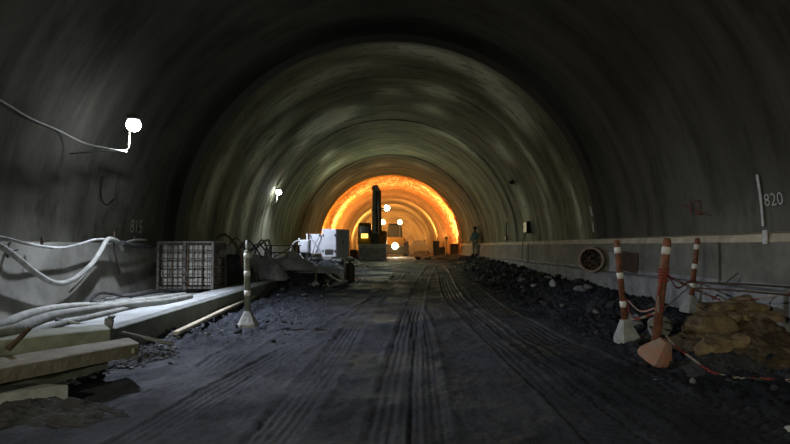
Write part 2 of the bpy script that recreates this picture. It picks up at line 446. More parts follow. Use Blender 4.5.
def ring_face(y, r0, r1, m, name='trim_1', a_lo=-.16):
    th = np.linspace(a_lo, PI-a_lo, 90); mb = MB()
    rr = [r0, r1]
    vs = [(CX+r*math.cos(a), y, CZ+r*math.sin(a)) for a in th for r in rr]
    vs += [(CX+r*math.cos(a), y+.08, CZ+r*math.sin(a)) for a in th for r in rr]
    n = len(th)*2
    fs = []
    for i in range(len(th)-1):
        a, b2, c, d = 2*i, 2*i+1, 2*i+3, 2*i+2
        fs += [(a, b2, c, d), (a+n, d+n, c+n, b2+n), (a, d, d+n, a+n), (b2, b2+n, c+n, c)]
    mb.add(vs, fs); o = mb.build(name, m); struct(o); return o
RN, RF = 5.66, 5.47
def pt(px, py, r, sy, sa, am=1): y, a = cyl(px, py, r); return (y, a, sy*1.5, sa*1.2, am)
near_p = [pt(110, 200, RN, 1.2, .9, .35), pt(95, 230, RN, 1.0, .5, .3), pt(60, 205, RN, .8, .4, .2), pt(690, 160, RN, .8, 1.2, .12), pt(740, 225, RN, 1.0, .35, .15)]
near_d = [pt(40, 172, RN, .9, .09, .9), pt(75, 173, RN, .9, .09, .9), pt(105, 166, RN, .8, .10, .9), pt(122, 171, RN, .7, .12, .8), pt(10, 172, RN, .7, .10, .8),  # narrow dark band along the left wall, then broader darker areas
          pt(160, 185, RN, 1.6, .8, .45), pt(700, 120, RN, 1.5, 1.0, .4), pt(82, 195, RN, .25, .9, .6)]
near_d += [pt(620, 60, RN, 2, 1.5, .4), pt(180, 60, RN, 2, 1.5, .5), pt(400, 20, RN, 3, 2.5, .5)]
shell(-18, 15.8, RN, M['near'], .2, .16, patches=near_p, dark_patches=near_d, seed=2, amp=.02, joint=12)
far_p = [pt(328, 122, RF, .7, .75, 1.6), pt(312, 128, RF, .35, .5, 1.0), pt(336, 116, RF, .4, .8, 1.2), pt(328, 156, RF, .5, .4, .6), pt(302, 146, RF, .4, .5, .5), pt(520, 113, RF, .5, .6, .9),
         pt(505, 98, RF, .4, .6, .7), pt(475, 68, RF, .3, 1.0, .6), pt(450, 60, RF, .35, 1.0, .8), pt(425, 53, RF, .35, .9, .8), pt(490, 80, RF, .35, .9, .7), pt(400, 50, RF, .3, .9, .4),
         pt(440, 92, RF, .5, .6, .8), pt(392, 92, RF, .4, .4, .4), pt(455, 140, RF, .4, 1.0, .7), pt(430, 110, RF, .5, .5, .5), pt(500, 150, RF, .5, .5, .5), pt(532, 160, RF, .2, 1.3, .5),
         pt(560, 165, RF, .2, 1.2, .2), pt(577, 205, RF, .12, .7, .7), pt(545, 205, RF, .15, 1.0, .4), pt(523, 205, RF, .4, .8, .4),
         pt(250, 200, RF, .35, 1.5, .8), pt(230, 215, RF, .25, 1.2, .5), pt(262, 150, RF, .5, 1.0, .6), pt(215, 180, RF, .3, 1.5, .4), pt(275, 130, RF, .4, 1.0, .4), pt(340, 185, RF, .6, .8, .4),
         pt(290, 100, RF, .4, 1.2, .45), pt(330, 75, RF, .4, 1.2, .4), pt(380, 165, RF, .6, .8, .35), pt(420, 165, RF, .6, .8, .3), pt(330, 170, RF, .6, .8, .45)]
far_d = [pt(345, 95, RF, 1.5, 1.6, .6), pt(420, 75, RF, 1.0, 1.2, .4), pt(512, 182, RF, .25, .2, .9), pt(300, 175, RF, 1.2, .8, .3), pt(400, 140, RF, 1.2, 1.5, .5), pt(470, 110, RF, 1.0, .8, .4), pt(210, 150, RF, .5, 1.2, .4),
         pt(545, 130, RF, .6, 1.2, .35)]
shell(15.8, 46, RF, M['far'], .1, .11, patches=far_p, dark_patches=far_d, joint=5, amp=.02, seed=9)
ring_face(15.8, RF, RN+.4, M['near'], 'trim_1')

# waterproofing sheet zone, then inner unlined part
msh, nt, b = new_mat('waterproof_sheet')
b.inputs['Roughness'].default_value = .16; b.inputs['Base Color'].default_value = (.42, .26, .16, 1); b.inputs['Specular IOR Level'].default_value = .7
_uv = nt.nodes.new('ShaderNodeUVMap'); _mp = nt.nodes.new('ShaderNodeMapping'); _mp.inputs['Scale'].default_value = (1.0, .8, 1); L(nt, _uv.outputs[0], _mp.inputs['Vector'])
_n = nt.nodes.new('ShaderNodeTexNoise'); _n.inputs['Scale'].default_value = 3.4; _n.inputs['Detail'].default_value = 6; _n.inputs['Distortion'].default_value = 1.6; L(nt, _mp.outputs[0], _n.inputs['Vector'])
_b = nt.nodes.new('ShaderNodeBump'); _b.inputs['Strength'].default_value = 1; _b.inputs['Distance'].default_value = .6; L(nt, _n.outputs['Fac'], _b.inputs['Height']); L(nt, _b.outputs[0], b.inputs['Normal'])
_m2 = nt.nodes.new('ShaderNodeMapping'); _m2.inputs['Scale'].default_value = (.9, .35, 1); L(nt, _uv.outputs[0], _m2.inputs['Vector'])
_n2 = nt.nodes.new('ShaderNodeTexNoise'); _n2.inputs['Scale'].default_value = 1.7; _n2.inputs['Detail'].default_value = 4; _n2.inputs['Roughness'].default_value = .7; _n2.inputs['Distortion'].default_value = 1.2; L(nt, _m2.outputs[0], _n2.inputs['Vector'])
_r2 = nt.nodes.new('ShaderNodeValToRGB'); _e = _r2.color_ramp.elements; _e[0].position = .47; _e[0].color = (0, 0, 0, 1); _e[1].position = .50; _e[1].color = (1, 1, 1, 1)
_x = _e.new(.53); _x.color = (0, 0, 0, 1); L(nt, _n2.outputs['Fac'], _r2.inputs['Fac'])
_at = nt.nodes.new('ShaderNodeAttribute'); _at.attribute_name = 'stain_glint'  # on the sheet this attribute masks the painted glints to one stretch
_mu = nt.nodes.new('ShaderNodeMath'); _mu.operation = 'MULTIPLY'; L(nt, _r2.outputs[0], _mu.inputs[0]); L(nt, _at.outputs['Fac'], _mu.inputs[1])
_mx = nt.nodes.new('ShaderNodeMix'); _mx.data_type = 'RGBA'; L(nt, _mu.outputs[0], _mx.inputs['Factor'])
_mx.inputs[6].default_value = (.30, .14, .055, 1); _mx.inputs[7].default_value = (.95, .92, .85, 1); L(nt, _mx.outputs[2], b.inputs['Base Color'])  # highlights on the folds painted into the base colour as pale crease lines
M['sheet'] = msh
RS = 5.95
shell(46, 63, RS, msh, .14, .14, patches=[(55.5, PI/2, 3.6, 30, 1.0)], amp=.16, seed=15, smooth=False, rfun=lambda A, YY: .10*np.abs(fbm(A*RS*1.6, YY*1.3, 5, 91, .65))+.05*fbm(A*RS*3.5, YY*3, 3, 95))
ring_face(46, RF, RS+.4, M['far'], 'trim_2')
shell(63, 74, 5.55, M['inner'], .3, .25, amp=.03, seed=19, joint=3)
ring_face(63, 5.55, RS+.4, M['soil'], 'trim_3')
shell(74, 96, 5.75, M['inner'], .4, .3, amp=.12, seed=23)
# excavation face closing the drive
A = np.linspace(-.3, PI+.3, 60); Rr = np.linspace(0, 6.2, 30); AA, RR = np.meshgrid(A, Rr)
o = grid_obj('wall_back', np.stack([CX+RR*np.cos(AA), 95.5+.5*fbm(AA*3, RR, 4, 3)-.02*RR, CZ+RR*np.sin(AA)], -1), np.stack([AA*4, RR], -1), M['inner'], {'stain_glint': AA*0, 'dark_patch': AA*0}); struct(o)
# portal side closing wall far behind the viewpoint
o = grid_obj('wall_front', np.stack([CX+RR*np.cos(AA), -17.9+0*RR, CZ+RR*np.sin(AA)], -1), np.stack([AA*4, RR], -1), M['near'], {'stain_glint': AA*0, 'dark_patch': AA*0}); struct(o)

def extr(name, prof, y0, y1, m, dy=.25, mats=None, amp=.006, seed=1):
    """constant cross-section (x,z) swept along the tunnel; fine rows with slight unevenness"""
    ys = np.arange(y0, y1+1e-3, dy); pts = []
    for i in range(len(prof)-1):
        (xa, za), (xb, zb) = prof[i], prof[i+1]; n = max(1, int(math.hypot(xb-xa, zb-za)/.12))
        pts += [(xa+(xb-xa)*k/n, za+(zb-za)*k/n) for k in range(n)]
    pts.append(prof[-1]); pts = np.array(pts); s = np.arange(len(pts))*.12
    S, YY = np.meshgrid(s, ys); Px = np.tile(pts[:, 0], (len(ys), 1)); Pz = np.tile(pts[:, 1], (len(ys), 1))
    Px = Px+amp*fbm(S*3, YY*1.5, 4, seed); Pz = Pz+amp*fbm(S*3+7, YY*1.5, 4, seed+1)
    o = grid_obj(name, np.stack([Px, YY, Pz], -1), np.stack([S, YY], -1), m, smooth=False); struct(o)
    return o
# right: low thick wall under the vault with its pale sloping ledge, then the walkway bench
extr('wall_right', [(5.30, .5), (5.30, 1.355)], -18, 46, M['kick'])
extr('trim_4', [(5.30, 1.355), (5.34, 1.47), (5.7, 1.52)], -18, 46, M['ledge'], seed=4, amp=.012)
extr('trim_5', [(5.31, .765), (5.285, .765), (5.27, .70), (5.02, .69), (4.99, .66), (4.97, -.1)], -18, 46, M['bench'], seed=5, amp=.03)
# left: low wall, platform and curb
extr('wall_left', [(-5.27, -.3), (-5.28, .2), (-5.44, 1.36), (-5.7, 1.37)], -18, 46, M['kick'], seed=6)
extr('trim_6', [(-5.3, .30), (-3.78, .30)], 7.0, 18.5, M['dust'], seed=7, amp=.03)
extr('trim_7', [(-3.8, .2), (-3.8, .37), (-3.34, .365), (-3.30, .33), (-3.28, -.15)], 7.0, 17.2, M['slabtop'], seed=8, amp=.012)
mb = MB(); mb.box((-3.27, 12.1, .125), (.05, 10.2, .42), bev=.01); struct(mb.build('trim_8', M['curb']))
mb = MB(); mb.box((-4.3, 7.04, .1), (2.1, .08, .5), bev=.01); struct(mb.build('trim_9', M['curb']))

# ------------------------------------------------------------------ painted marks
def wall_text(txt, px, py, size, side, r, m, name, label, wide=1.0, slant=0, cat='painted number'):
    y0, a0 = cyl(px, py, r)
    cu = bpy.data.curves.new('t', 'FONT'); cu.body = txt; cu.size = 1; cu.align_x = 'CENTER'; cu.align_y = 'CENTER'; cu.resolution_u = 3
    cu.offset = -.012
    to = bpy.data.objects.new('t', cu); COL.objects.link(to); dg = bpy.context.evaluated_depsgraph_get()
    me = bpy.data.meshes.new_from_object(to.evaluated_get(dg)); bpy.data.objects.remove(to)
    s = 1 if side == 'left' else -1
    vs = []
    for v in me.vertices:
        u, w = v.co.x*size*wide+slant*v.co.y*size, v.co.y*size
        a = a0 + (w/r)*(-1 if side == 'left' else 1)
        rr = r-.055
        vs.append((CX+rr*math.cos(a), y0+s*u, CZ+rr*math.sin(a)))
    fs = [tuple(p.vertices) for p in me.polygons]
    mb = MB().add(vs, fs); c = Vector(vs[0]); return tag(mb.build(name, m, loc=c), label, cat)
wall_text('815', 134, 227, .42, 'left', RN, M['paint'], 'painted_number', 'white painted number 815 on the grey left tunnel wall', 1.0)
wall_text('820', 777, 199.5, .27, 'right', RN, M['paint'], 'painted_number', 'white painted number 820 on the right tunnel wall beside the white line', 1.1)
wall_text('12', 697, 208, .42, 'right', RN, M['redpaint'], 'painted_number', 'faded red sprayed number on the right tunnel wall above the posts', 1.2, .1)
def wall_stripe(p0, p1, w, r, m, name, label, n=14):
    y0, a0 = cyl(*p0, r); y1, a1 = cyl(*p1, r); vs = []; fs = []; rr = r-.05
    for i in range(n+1):
        t = i/n; y = y0+(y1-y0)*t; a = a0+(a1-a0)*t; ww = w*(1+.3*mnoise.noise(Vector((i*.8, 3, w*9))))
        for s in (-1, 1): vs.append((CX+rr*math.cos(a), y+s*ww/2, CZ+rr*math.sin(a)))
        if i: fs.append((2*i-2, 2*i-1, 2*i+1, 2*i))
    return tag(MB().add(vs, fs).build(name, m, loc=Vector(vs[0])), label, 'paint mark')
wall_stripe((760, 174), (766, 226), .06, RN, M['paint'], 'painted_line', 'white painted vertical line left of the number 820')
wall_stripe((132, 236), (132, 243), .05, RN, M['paint'], 'painted_line', 'short white painted tick below the number 815')
wall_stripe((682, 204), (712, 215), .05, RN, M['redpaint'], 'painted_line', 'faded red sprayed line under the red number on the right wall')
wall_stripe((592, 206), (594, 216), .12, RF, M['paint'], 'lime_streak', 'upper pale lime streak on the right vault near the wall ledge')
wall_stripe((594, 222), (595.5, 232), .12, RF, M['paint'], 'lime_streak', 'lower pale lime streak on the right vault just above the ledge')
wall_stripe((577, 196), (580, 228), .05, RF, M['ledge'], 'painted_line', 'thin pale vertical line on the right vault left of the lime streaks')
mb = MB(); q = atx(765, 237, 5.28); mb.box(q, (.02, .1, .2), bev=.004)
tag(mb.build('painted_patch', M['paint'], loc=q), 'white painted patch on the ledge below the white line', 'paint mark')

# ------------------------------------------------------------------ lights helpers
def point(loc, col, e, r=.1, name='light'):
    l = bpy.data.lights.new(name, 'POINT'); l.color = col; l.energy = e; l.shadow_soft_size = r
    o = bpy.data.objects.new(name, l); COL.objects.link(o); o.location = loc; return o
def spot(loc, to, col, e, ang=2.4, blend=.6, r=.1, name='light'):
    l = bpy.data.lights.new(name, 'SPOT'); l.color = col; l.energy = e; l.shadow_soft_size = r; l.spot_size = ang; l.spot_blend = blend
    o = bpy.data.objects.new(name, l); COL.objects.link(o); o.location = loc
    o.rotation_euler = (Vector(to)-Vector(loc)).to_track_quat('-Z', 'Y').to_euler(); return o
COOL = (.76, .84, 1.0); WARM = (1.0, .66, .26); ORG = (1.0, .38, .085)
M['lampcool'] = emit('lamp_cool', (.85, .92, 1.0), 60)
M['lampwarm'] = emit('lamp_warm', (1.0, .68, .22), 50)
M['lampcyan'] = emit('lamp_cyan', (.62, 1.0, .85), 60)
M['lamporange'] = emit('lamp_orange', (1.0, .45, .08), 25)
def wall_lamp(y, z, label, e, aim=(.3, -.2, -1), ang=2.6, col=COOL, off=.24, side=1):
    a = math.asin((z-CZ)/RN); xw = CX-(RN if y < 16 else RF)*math.cos(a)
    t = empty('wall_lamp', (xw+.05, y, z), label, 'lamp', 'lamps along the left tunnel wall')
    mb = MB(); mb.tube([(xw-.06, y, z-.5), (xw+off-.10, y, z-.44), (xw+off-.07, y, z-.40), (xw+off-.06, y, z-.02)], .014, 8); mb.build('bracket', M['beam'], t)
    hd = Vector((xw+off, y, z+.03))
    mb = MB(); mb.box(hd+Vector((0, .0, .06)), (.18, .18, .05), bev=.015)
    for k in range(5): mb.box(hd+Vector((-.08+.04*k, 0, .115)), (.01, .16, .04))
    mb.build('housing', M['darkmetal'], t)
    mb = MB(); mb.lathe(hd+Vector((0, 0, -.045)), [(.115*math.sin(k*PI/10)+.002, -.11*math.cos(k*PI/10)) for k in range(0, 9)], 18); mb.build('lens', M['lampcool'], t)
    p = hd+Vector((.0, 0, -.19)); spot(p, p+Vector(aim), col, e, ang, .75, .06, 'wall_lamp_light')
    return t
wall_lamp(10.0, 3.34, 'bright white lamp on a bent bracket, nearest on the left tunnel wall', 1000, off=1.0, aim=(.5, -.1, -1))
wall_lamp(25.4, 3.60, 'smaller far white lamp high on the left tunnel wall', 450, aim=(.5, .15, -1), ang=2.6, off=.24)
o = wall_lamp(-2.4, 3.70, 'white lamp on the left tunnel wall behind the viewpoint', 1050, aim=(.9, .95, -.8), ang=1.9, col=(1.0, .95, .74))
o = wall_lamp(-14.0, 3.70, 'white lamp on the left tunnel wall far behind the viewpoint', 200, aim=(.6, .7, -1), ang=1.8, col=(.92, .96, .76))

def right_fill_lamp(y, z, label, e, aim):  # unseen fill lamp, added to brighten the left curb face and soften hose shadows
    xw = CX+RN*math.cos(math.asin((z-CZ)/RN))
    t = empty('wall_lamp', (xw-.05, y, z), label, 'lamp')
    hd = Vector((xw-.3, y, z))
    MB().tube([(xw+.06, y, z-.4), (xw-.26, y, z-.36), (xw-.3, y, z-.3), (xw-.3, y, z-.02)], .014, 8).build('bracket', M['beam'], t)
    MB().box(hd+Vector((0, 0, .06)), (.18, .18, .05), bev=.015).build('housing', M['darkmetal'], t)
    MB().lathe(hd+Vector((0, 0, -.045)), [(.115*math.sin(k*PI/10)+.002, -.11*math.cos(k*PI/10)) for k in range(0, 9)], 18).build('lens', M['lampcool'], t)
    p = hd+Vector((0, 0, -.19)); spot(p, p+Vector(aim), (.94, .97, .80), e, 2.0, .75, .15, 'wall_lamp_light')
right_fill_lamp(-3.5, 3.5, 'added white fill lamp at the right tunnel wall, unseen behind the viewpoint', 620, (-1, 1.0, -.75))

# cable feeding the near lamp, running along the vault
pts = []
for px, py in ((-260, 10), (-140, 48), (-40, 82), (0, 100), (30, 118), (60, 131), (90, 142), (112, 149), (128, 152)):
    y, a = cyl(px, py, RN-.05); pts.append((CX+(RN-.05)*math.cos(a), y, CZ+(RN-.05)*math.sin(a)))
pts[-3:] = [tuple(at(84, 143, 9.98)), tuple(at(105, 148, 9.97)), tuple(at(127, 152, 9.97))]
tag(MB().tube(spline(pts, 6), .014, 6).build('power_cable', M['cable'], loc=Vector(pts[0])), 'thin pale cable drooping along the left wall to the near lamp', 'cable')

# ------------------------------------------------------------------ hoses on the left wall
def wallpt(px, py, off):
    p = atx(px, py, -5.30+off) if py > 238 else None
    if p is None:
        y, a = cyl(px, py, RN-off-.02); p = Vector((CX+(RN-off-.02)*math.cos(a), y, CZ+(RN-off-.02)*math.sin(a)))
    return p
def hose_on_wall(ps, r, name, m, label, cat='hose', group=None):
    pts = [wallpt(*p) for p in ps]; sp = spline(pts, 7)
    return tag(MB().tube(sp, r, 10).build(name, m, loc=pts[0]), label, cat, group)
hose_on_wall([(-260, 215, .10), (-130, 244, .10), (-40, 233, .10), (0, 237, .10), (28, 244, .10), (60, 248, .10), (80, 244, .12), (96, 239.5, .12), (112, 240, .12), (122, 243, .12), (135, 240, .14), (146, 240, .10)], .022, 'cable', M['cable'],
             'thin pale cable sagging along the left wall above the thick hose', 'cable')
hose_on_wall([(-300, 215, .12), (-170, 262, .14), (-90, 236, .12), (-35, 232, .12), (0, 246, .15), (20, 260, .15), (36, 273, .15), (55, 283, .15), (72, 280, .16), (90, 266, .18), (100, 252, .2), (107, 240, .2), (113, 239.5, .2), (119, 243, .16), (122, 250, .12)], .042, 'thick_hose', M['hose'],
             'thick grey hose looped over the left wall near the number 815')
hose_on_wall([(70, 292, .05), (84, 276, .06), (98, 256, .08), (107, 245, .10), (116, 241, .10)], .02, 'thin_hose', M['hose'], 'thin grey hose hanging under the thick hose on the left wall')
hose_on_wall([(122, 243, .25), (140, 246, .2), (165, 244, .12)], .05, 'dark_hose', M['darkhose'], 'dark hose on the left wall leading behind the caged blocks')
p0 = wallpt(114, 250, .12); p1 = wallpt(120, 275, .03)
tag(MB().tube([p0+Vector((0, 0, .35)), p0, p1], .012, 6).build('steel_rod', M['rust'], loc=p0), 'thin rusty rod hanging on the left wall below the hose', 'rod')
p0 = wallpt(56, 213, .02); p1 = wallpt(58, 228, .04)
for i, (px, py, ln) in enumerate(((42, 242, .35), (43, 252, .3))):
    p = wallpt(px if i == 0 else 8, py, .05)
    tag(MB().box(p, (.04, .04, .16), bev=.01).tube([p, p+Vector((.14, 0, .03))], .010, 6).build('hose_bracket', M['rust'], loc=p), ('small rusty hose bracket on the left wall, right one of two', 'small rusty hose bracket on the left wall, left one of two')[i], 'bracket', 'hose brackets on the left wall')
pts = [wallpt(103, 176, .03), wallpt(101, 190, .05), wallpt(102, 200, .06), wallpt(107, 205, .07), wallpt(114, 199, .05), ]
tag(MB().tube(spline(pts, 6), .016, 6).build('loose_wire', M['darkhose'], loc=pts[0]), 'short dark wire hanging in a hook below the near lamp', 'wire')

# hoses on the left platform
def floor_hose(ps, r, name, m, label, cat='hose', group=None, z=None):
    pts = [Vector(on(px, py, zz)) for px, py, zz in ps]; return tag(MB().tube(spline(pts, 8), r, 12).build(name, m, loc=pts[0]), label, cat, group)
G = 'hoses lying on the left platform'
floor_hose([(-150, 372, .40), (-80, 346, .41), (-30, 331, .42), (0, 325, .42), (25, 315, .43), (50, 309, .42), (80, 306, .40), (105, 306, .38), (135, 302, .37), (165, 298, .37), (185, 295, .37)], .055, 'thick_hose', M['hose'], 'thick grey hose on the left platform, closest to the wall', 'hose', G)
floor_hose([(-160, 384, .44), (-80, 354, .44), (-30, 338, .45), (0, 333, .45), (20, 328, .46), (45, 318, .46), (70, 313, .44), (100, 309, .42), (135, 305, .41), (165, 302, .40), (190, 297, .39)], .06, 'thick_hose', M['hose'], 'thick grey hose on the left platform, middle one', 'hose', G)
floor_hose([(-160, 400, .36), (-80, 362, .36), (-30, 345, .36), (0, 341, .37), (30, 334, .38), (55, 326, .38), (85, 319, .37), (120, 311, .36), (150, 305, .37)], .05, 'thick_hose', M['hose'], 'thick grey hose on the left platform, nearest to the curb', 'hose', G)
floor_hose([(86, 304, .40), (93, 297, .42), (101, 293, .46), (112, 293.5, .44), (130, 296, .40), (165, 291, .36), (200, 290, .36)], .028, 'dark_hose', M['darkhose'], 'dark hose arching up from the left platform behind the grey hoses', 'hose')

# rubble strewn on the platform by the wall
def rubble(name, pts_sizes, m, label, cat, kind='stuff', sub=1, seed=0):
    mb = MB()
    for i, (x, y, z, s) in enumerate(pts_sizes): mb.rock((x, y, z+s*.25), (s, s*.8, s*.6), seed=seed+i, sub=sub)
    return tag(mb.build(name, m, loc=Vector(pts_sizes[0][:3])), label, cat, None, kind)
ps = []
for i in range(240):
    px = random.uniform(70, 135); py = random.gauss(300-(px-70)*.16, 3.0); p = on(px, min(max(py, 286), 306), .32)
    ps.append((max(p.x, -5.22), p.y, .32, random.uniform(.02, .055)))
rubble('plaster_rubble', ps, M['greyrock'], 'pale gravel scattered on the left platform against the wall', 'rubble', seed=3)

# ------------------------------------------------------------------ beams and slabs over the left dig
def beam(corners, zt, hgt, name, m, label, cat, group=None, flange=True):
    """corners: far-left, far-right, near-right, near-left pixels of the top face, on height zt"""
    a, b_, c, d = [Vector(on(*p, zt)) for p in corners]
    mb = MB(); n = 10; vs = []; fs = []
    e = lambda t, s: (a.lerp(b_, t)).lerp(d.lerp(c, t), s)
    prof = [(0, 0), (1, 0), (1, -.18), (.85, -.22), (.85, -.78), (1, -.82), (1, -1), (0, -1), (0, -.82), (.15, -.78), (.15, -.22), (0, -.18)] if flange else [(0, -.06), (.04, 0), (.96, 0), (1, -.06), (1, -1), (0, -1)]
    k = len(prof)
    for i in range(n+1):
        for s, w in prof:
            p = e(i/n, s); wob = .004*mnoise.noise(Vector((i*1.7, s*3, zt*9)))
            vs.append(p+Vector((0, 0, w*hgt+wob)))
    for i in range(n):
        for j in range(k): fs.append((i*k+j, i*k+(j+1) % k, (i+1)*k+(j+1) % k, (i+1)*k+j))
    mb.add(vs, fs); mb.f += [tuple(range(k)), tuple(n*k+j for j in reversed(range(k)))]; mb.mi += [0, 0]; mb.sm += [False, False]
    return tag(mb.build(name, m, loc=a), label, cat, group)
beam([(-60, 337), (104, 324), (110, 329), (-60, 346)], .42, .15, 'steel_beam', M['beam'], 'dusty beam across the left dig, farthest of the two', 'beam', 'beams over the left dig', flange=False)
beam([(-60, 366), (128, 337.5), (139, 343), (-60, 379)], .36, .12, 'steel_beam', M['rustbeam'], 'dusty beam with a rusty left end across the left dig, nearer of the two', 'beam', 'beams over the left dig', flange=False)
beam([(-70, 351), (85, 335), (112, 345), (-70, 360)], .22, .05, 'formwork_board', M['dust'], 'dusty flat panel lying between the two beams on the left', 'panel', flange=False)
beam([(-70, 388), (95, 356), (108, 362), (50, 378)], .17, .06, 'formwork_board', M['beam'], 'greenish dusty panel lying below the rusty beam', 'panel', flange=False)
beam([(55, 357), (95, 356), (100, 359), (68, 361)], .21, .03, 'flat_stone', M['slabtop'], 'pale flat stone on the greenish panel', 'stone', flange=False)
beam([(-70, 390), (35, 383), (68, 385), (-70, 404)], .16, .13, 'concrete_slab', M['dust'], 'pale broken concrete slab at the bottom left corner', 'slab', flange=False)
a = on(56, 320, .42); b_ = on(172, 344, .12)
tag(MB().tube([a, a.lerp(b_, .5)+Vector((0, 0, .01)), b_], .022, 8).build('thin_pole', M['hose'], loc=a), 'thin grey pole leaning from the platform corner onto the mud', 'pole')
a = on(86, 360, .2); b_ = on(136, 350, .30)
tag(MB().box((a+b_)/2, ((b_-a).length, .07, .05), rot=(b_-a).to_track_quat('X', 'Z').to_euler(), bev=.008).build('timber_batten', M['beam'], loc=(a+b_)/2), 'short dusty batten at the right end of the rusty beam', 'batten')
a = on(8, 349, .40)
tag(MB().tube([a, a+Vector((.02, .05, .04)), a+Vector((.12, .12, .17))], [.03, .025, .02], 8).build('bolt_handle', M['rust'], loc=a), 'small rusty bar end sticking up between the left beams', 'bar')
q = on(109, 322, .40)
tag(MB().box(q, (.10, .09, .10), bev=.015, rot=Euler((.1, .1, .4))).box(q+Vector((.03, 0, .06)), (.05, .12, .03), bev=.01).build('clamp', M['greyrock'], loc=q), 'small grey clamp at the end of the far beam', 'clamp')
ps = []
for i in range(300):
    px = random.uniform(40, 180); py = random.gauss(366-(px-60)*.18, 7); z = .02
    p = on(px, py, z)
    if p.x < -2.1: ps.append((p.x, p.y, floor_h(np.array([p.x]), np.array([p.y]))[0], random.uniform(.015, .05)))
rubble('dig_rubble', ps, M['greyrock'], 'loose grey stones in the mud around the left beams', 'rubble', seed=300)
a, b_ = on(176, 333, .1), on(268, 289, .12)
d = (b_-a)
tag(MB().box((a+b_)/2+Vector((0, 0, .0)), (.09, d.length, .05), rot=d.to_track_quat('Y', 'Z').to_euler(), bev=.008).build('long_batten', M['ledge'], loc=(a+b_)/2), 'long pale batten lying at the foot of the left curb', 'batten')

# ------------------------------------------------------------------ caged blocks
def caged_blocks():
    bx, by, bz = -4.40, 13.3, .36; W, D, Hh = 1.16, .95, 1.02
    t = empty('caged_stack', (bx, by, bz), 'pale blocks stacked in a rusty wire cage on the left platform', 'cage')
    mb = MB(); mb.box((bx, by, bz+.06), (W, D, .035), bev=.005)
    for k in (-1, 0, 1): mb.box((bx+k*.5, by, bz+.03), (.1, D, .06), bev=.005)
    mb.build('pallet', M['rust'], t)
    nx, nz, ny = 6, 5, 3
    for j in range(nz):
        for i in range(nx):
            for k in range(ny):
                if k and j < nz-1 and i < nx-1: continue
                w = (W-.1)/nx; h = (Hh-.12)/nz; dd = (D-.1)/ny
                mb = MB(); jit = random.uniform(-.008, .008)
                mb.box((bx-W/2+.05+w*(i+.5)+jit, by-D/2+.05+dd*(k+.5)+jit*2, bz+.09+h*(j+.5)-.004), (w*.97, dd*.97, h*.95), bev=.02, rot=Euler((0, jit*2, jit*4)))
                mb.build('block', M['block'], t)
    mb = MB(); x0, x1, y0, y1, z0, z1 = bx-W/2, bx+W/2, by-D/2, by+D/2, bz, bz+Hh
    for x in (x0, x1):
        for y in (y0, y1): mb.box((x, y, (z0+z1)/2), (.05, .05, Hh), bev=.005)
    for z in (z0+.05, z1):
        for y in (y0, y1): mb.box((bx, y, z), (W, .045, .045), bev=.005)
        for x in (x0, x1): mb.box((x, by, z), (.045, D, .045), bev=.005)
    mb.box((bx-.02, y0, (z0+z1)/2), (.06, .04, Hh), bev=.004)
    mb.build('frame', M['steel'], t)
    mb = MB()
    for k in range(1, 11):
        x = x0+W*k/11; mb.tube([(x, y0-.02, z0), (x+random.uniform(-.01, .01), y0-.03, (z0+z1)/2), (x, y0-.02, z1)], .009 if k % 3 else .016, 6)
        y = y0+D*k/11; mb.tube([(x1+.02, y, z0), (x1+.02, y, z1)], .008, 6)
    for k in range(1, 6):
        z = z0+Hh*k/6; mb.tube([(x0, y0-.03, z), (bx, y0-.04, z+random.uniform(-.01, .01)), (x1, y0-.03, z)], .011, 6); mb.tube([(x1+.03, y0, z), (x1+.03, y1, z)], .01, 6)
    mb.build('wire_mesh', M['rust'], t)
    return t
caged_blocks()

# dark sheet heap beside the cage
def sheet(name, c, size, m, label, seed, peaks, cat='tarpaulin'):
    n = 44; u = np.linspace(-1, 1, n); U, V = np.meshgrid(u, u); R2 = np.sqrt(U**2+V**2)
    z = np.clip(1-R2**2.2, 0, 1)**.6
    for (a, b2, h, w) in peaks: z = z*(1-0) + h*np.exp(-((U-a)**2+(V-b2)**2)/w)*np.clip(1.1-R2, 0, 1)
    z = z*size[2]+size[2]*.42*fbm(U*3+seed, V*3, 5, seed, .6)*np.clip(1.15-R2, 0, 1)
    k = 1+.18*fbm(U*2, V*2, 3, seed+4)
    P = np.stack([c[0]+U*size[0]*k, c[1]+V*size[1]*k, c[2]+np.maximum(z, -.03)], -1)
    o = grid_obj(name, P-np.array(c), np.stack([U, V], -1), m, smooth=False); o.location = c
    md = o.modifiers.new('thick', 'SOLIDIFY'); md.thickness = .02
    return tag(o, label, cat)
sheet('tarpaulin', (-4.25, 15.7, .33), (.75, 1.0, .62), M['tarp'], 'dark crumpled tarpaulin heaped behind the caged blocks', 4, [(-.5, .2, .5, .1), (.5, -.1, .45, .08)])
sheet('tarpaulin', (-3.75, 17.6, .33), (.7, .8, .50), M['greytarp'], 'pale crumpled tarpaulin draped over the end of the curb', 14, [(-.3, .1, .4, .1)])
sheet('plastic_sheet', (-3.25, 19.3, .55), (.75, .8, .36), M['greytarp'], 'grey crumpled sheet heaped left of the machine', 24, [(.1, .1, .6, .07), (-.5, 0, .3, .06)])
sheet('plastic_sheet', (-2.35, 19.2, .46), (.62, .6, .14), M['greytarp'], 'flat grey sheet lying on the rubble mound', 31, [(.5, .1, .3, .1)])
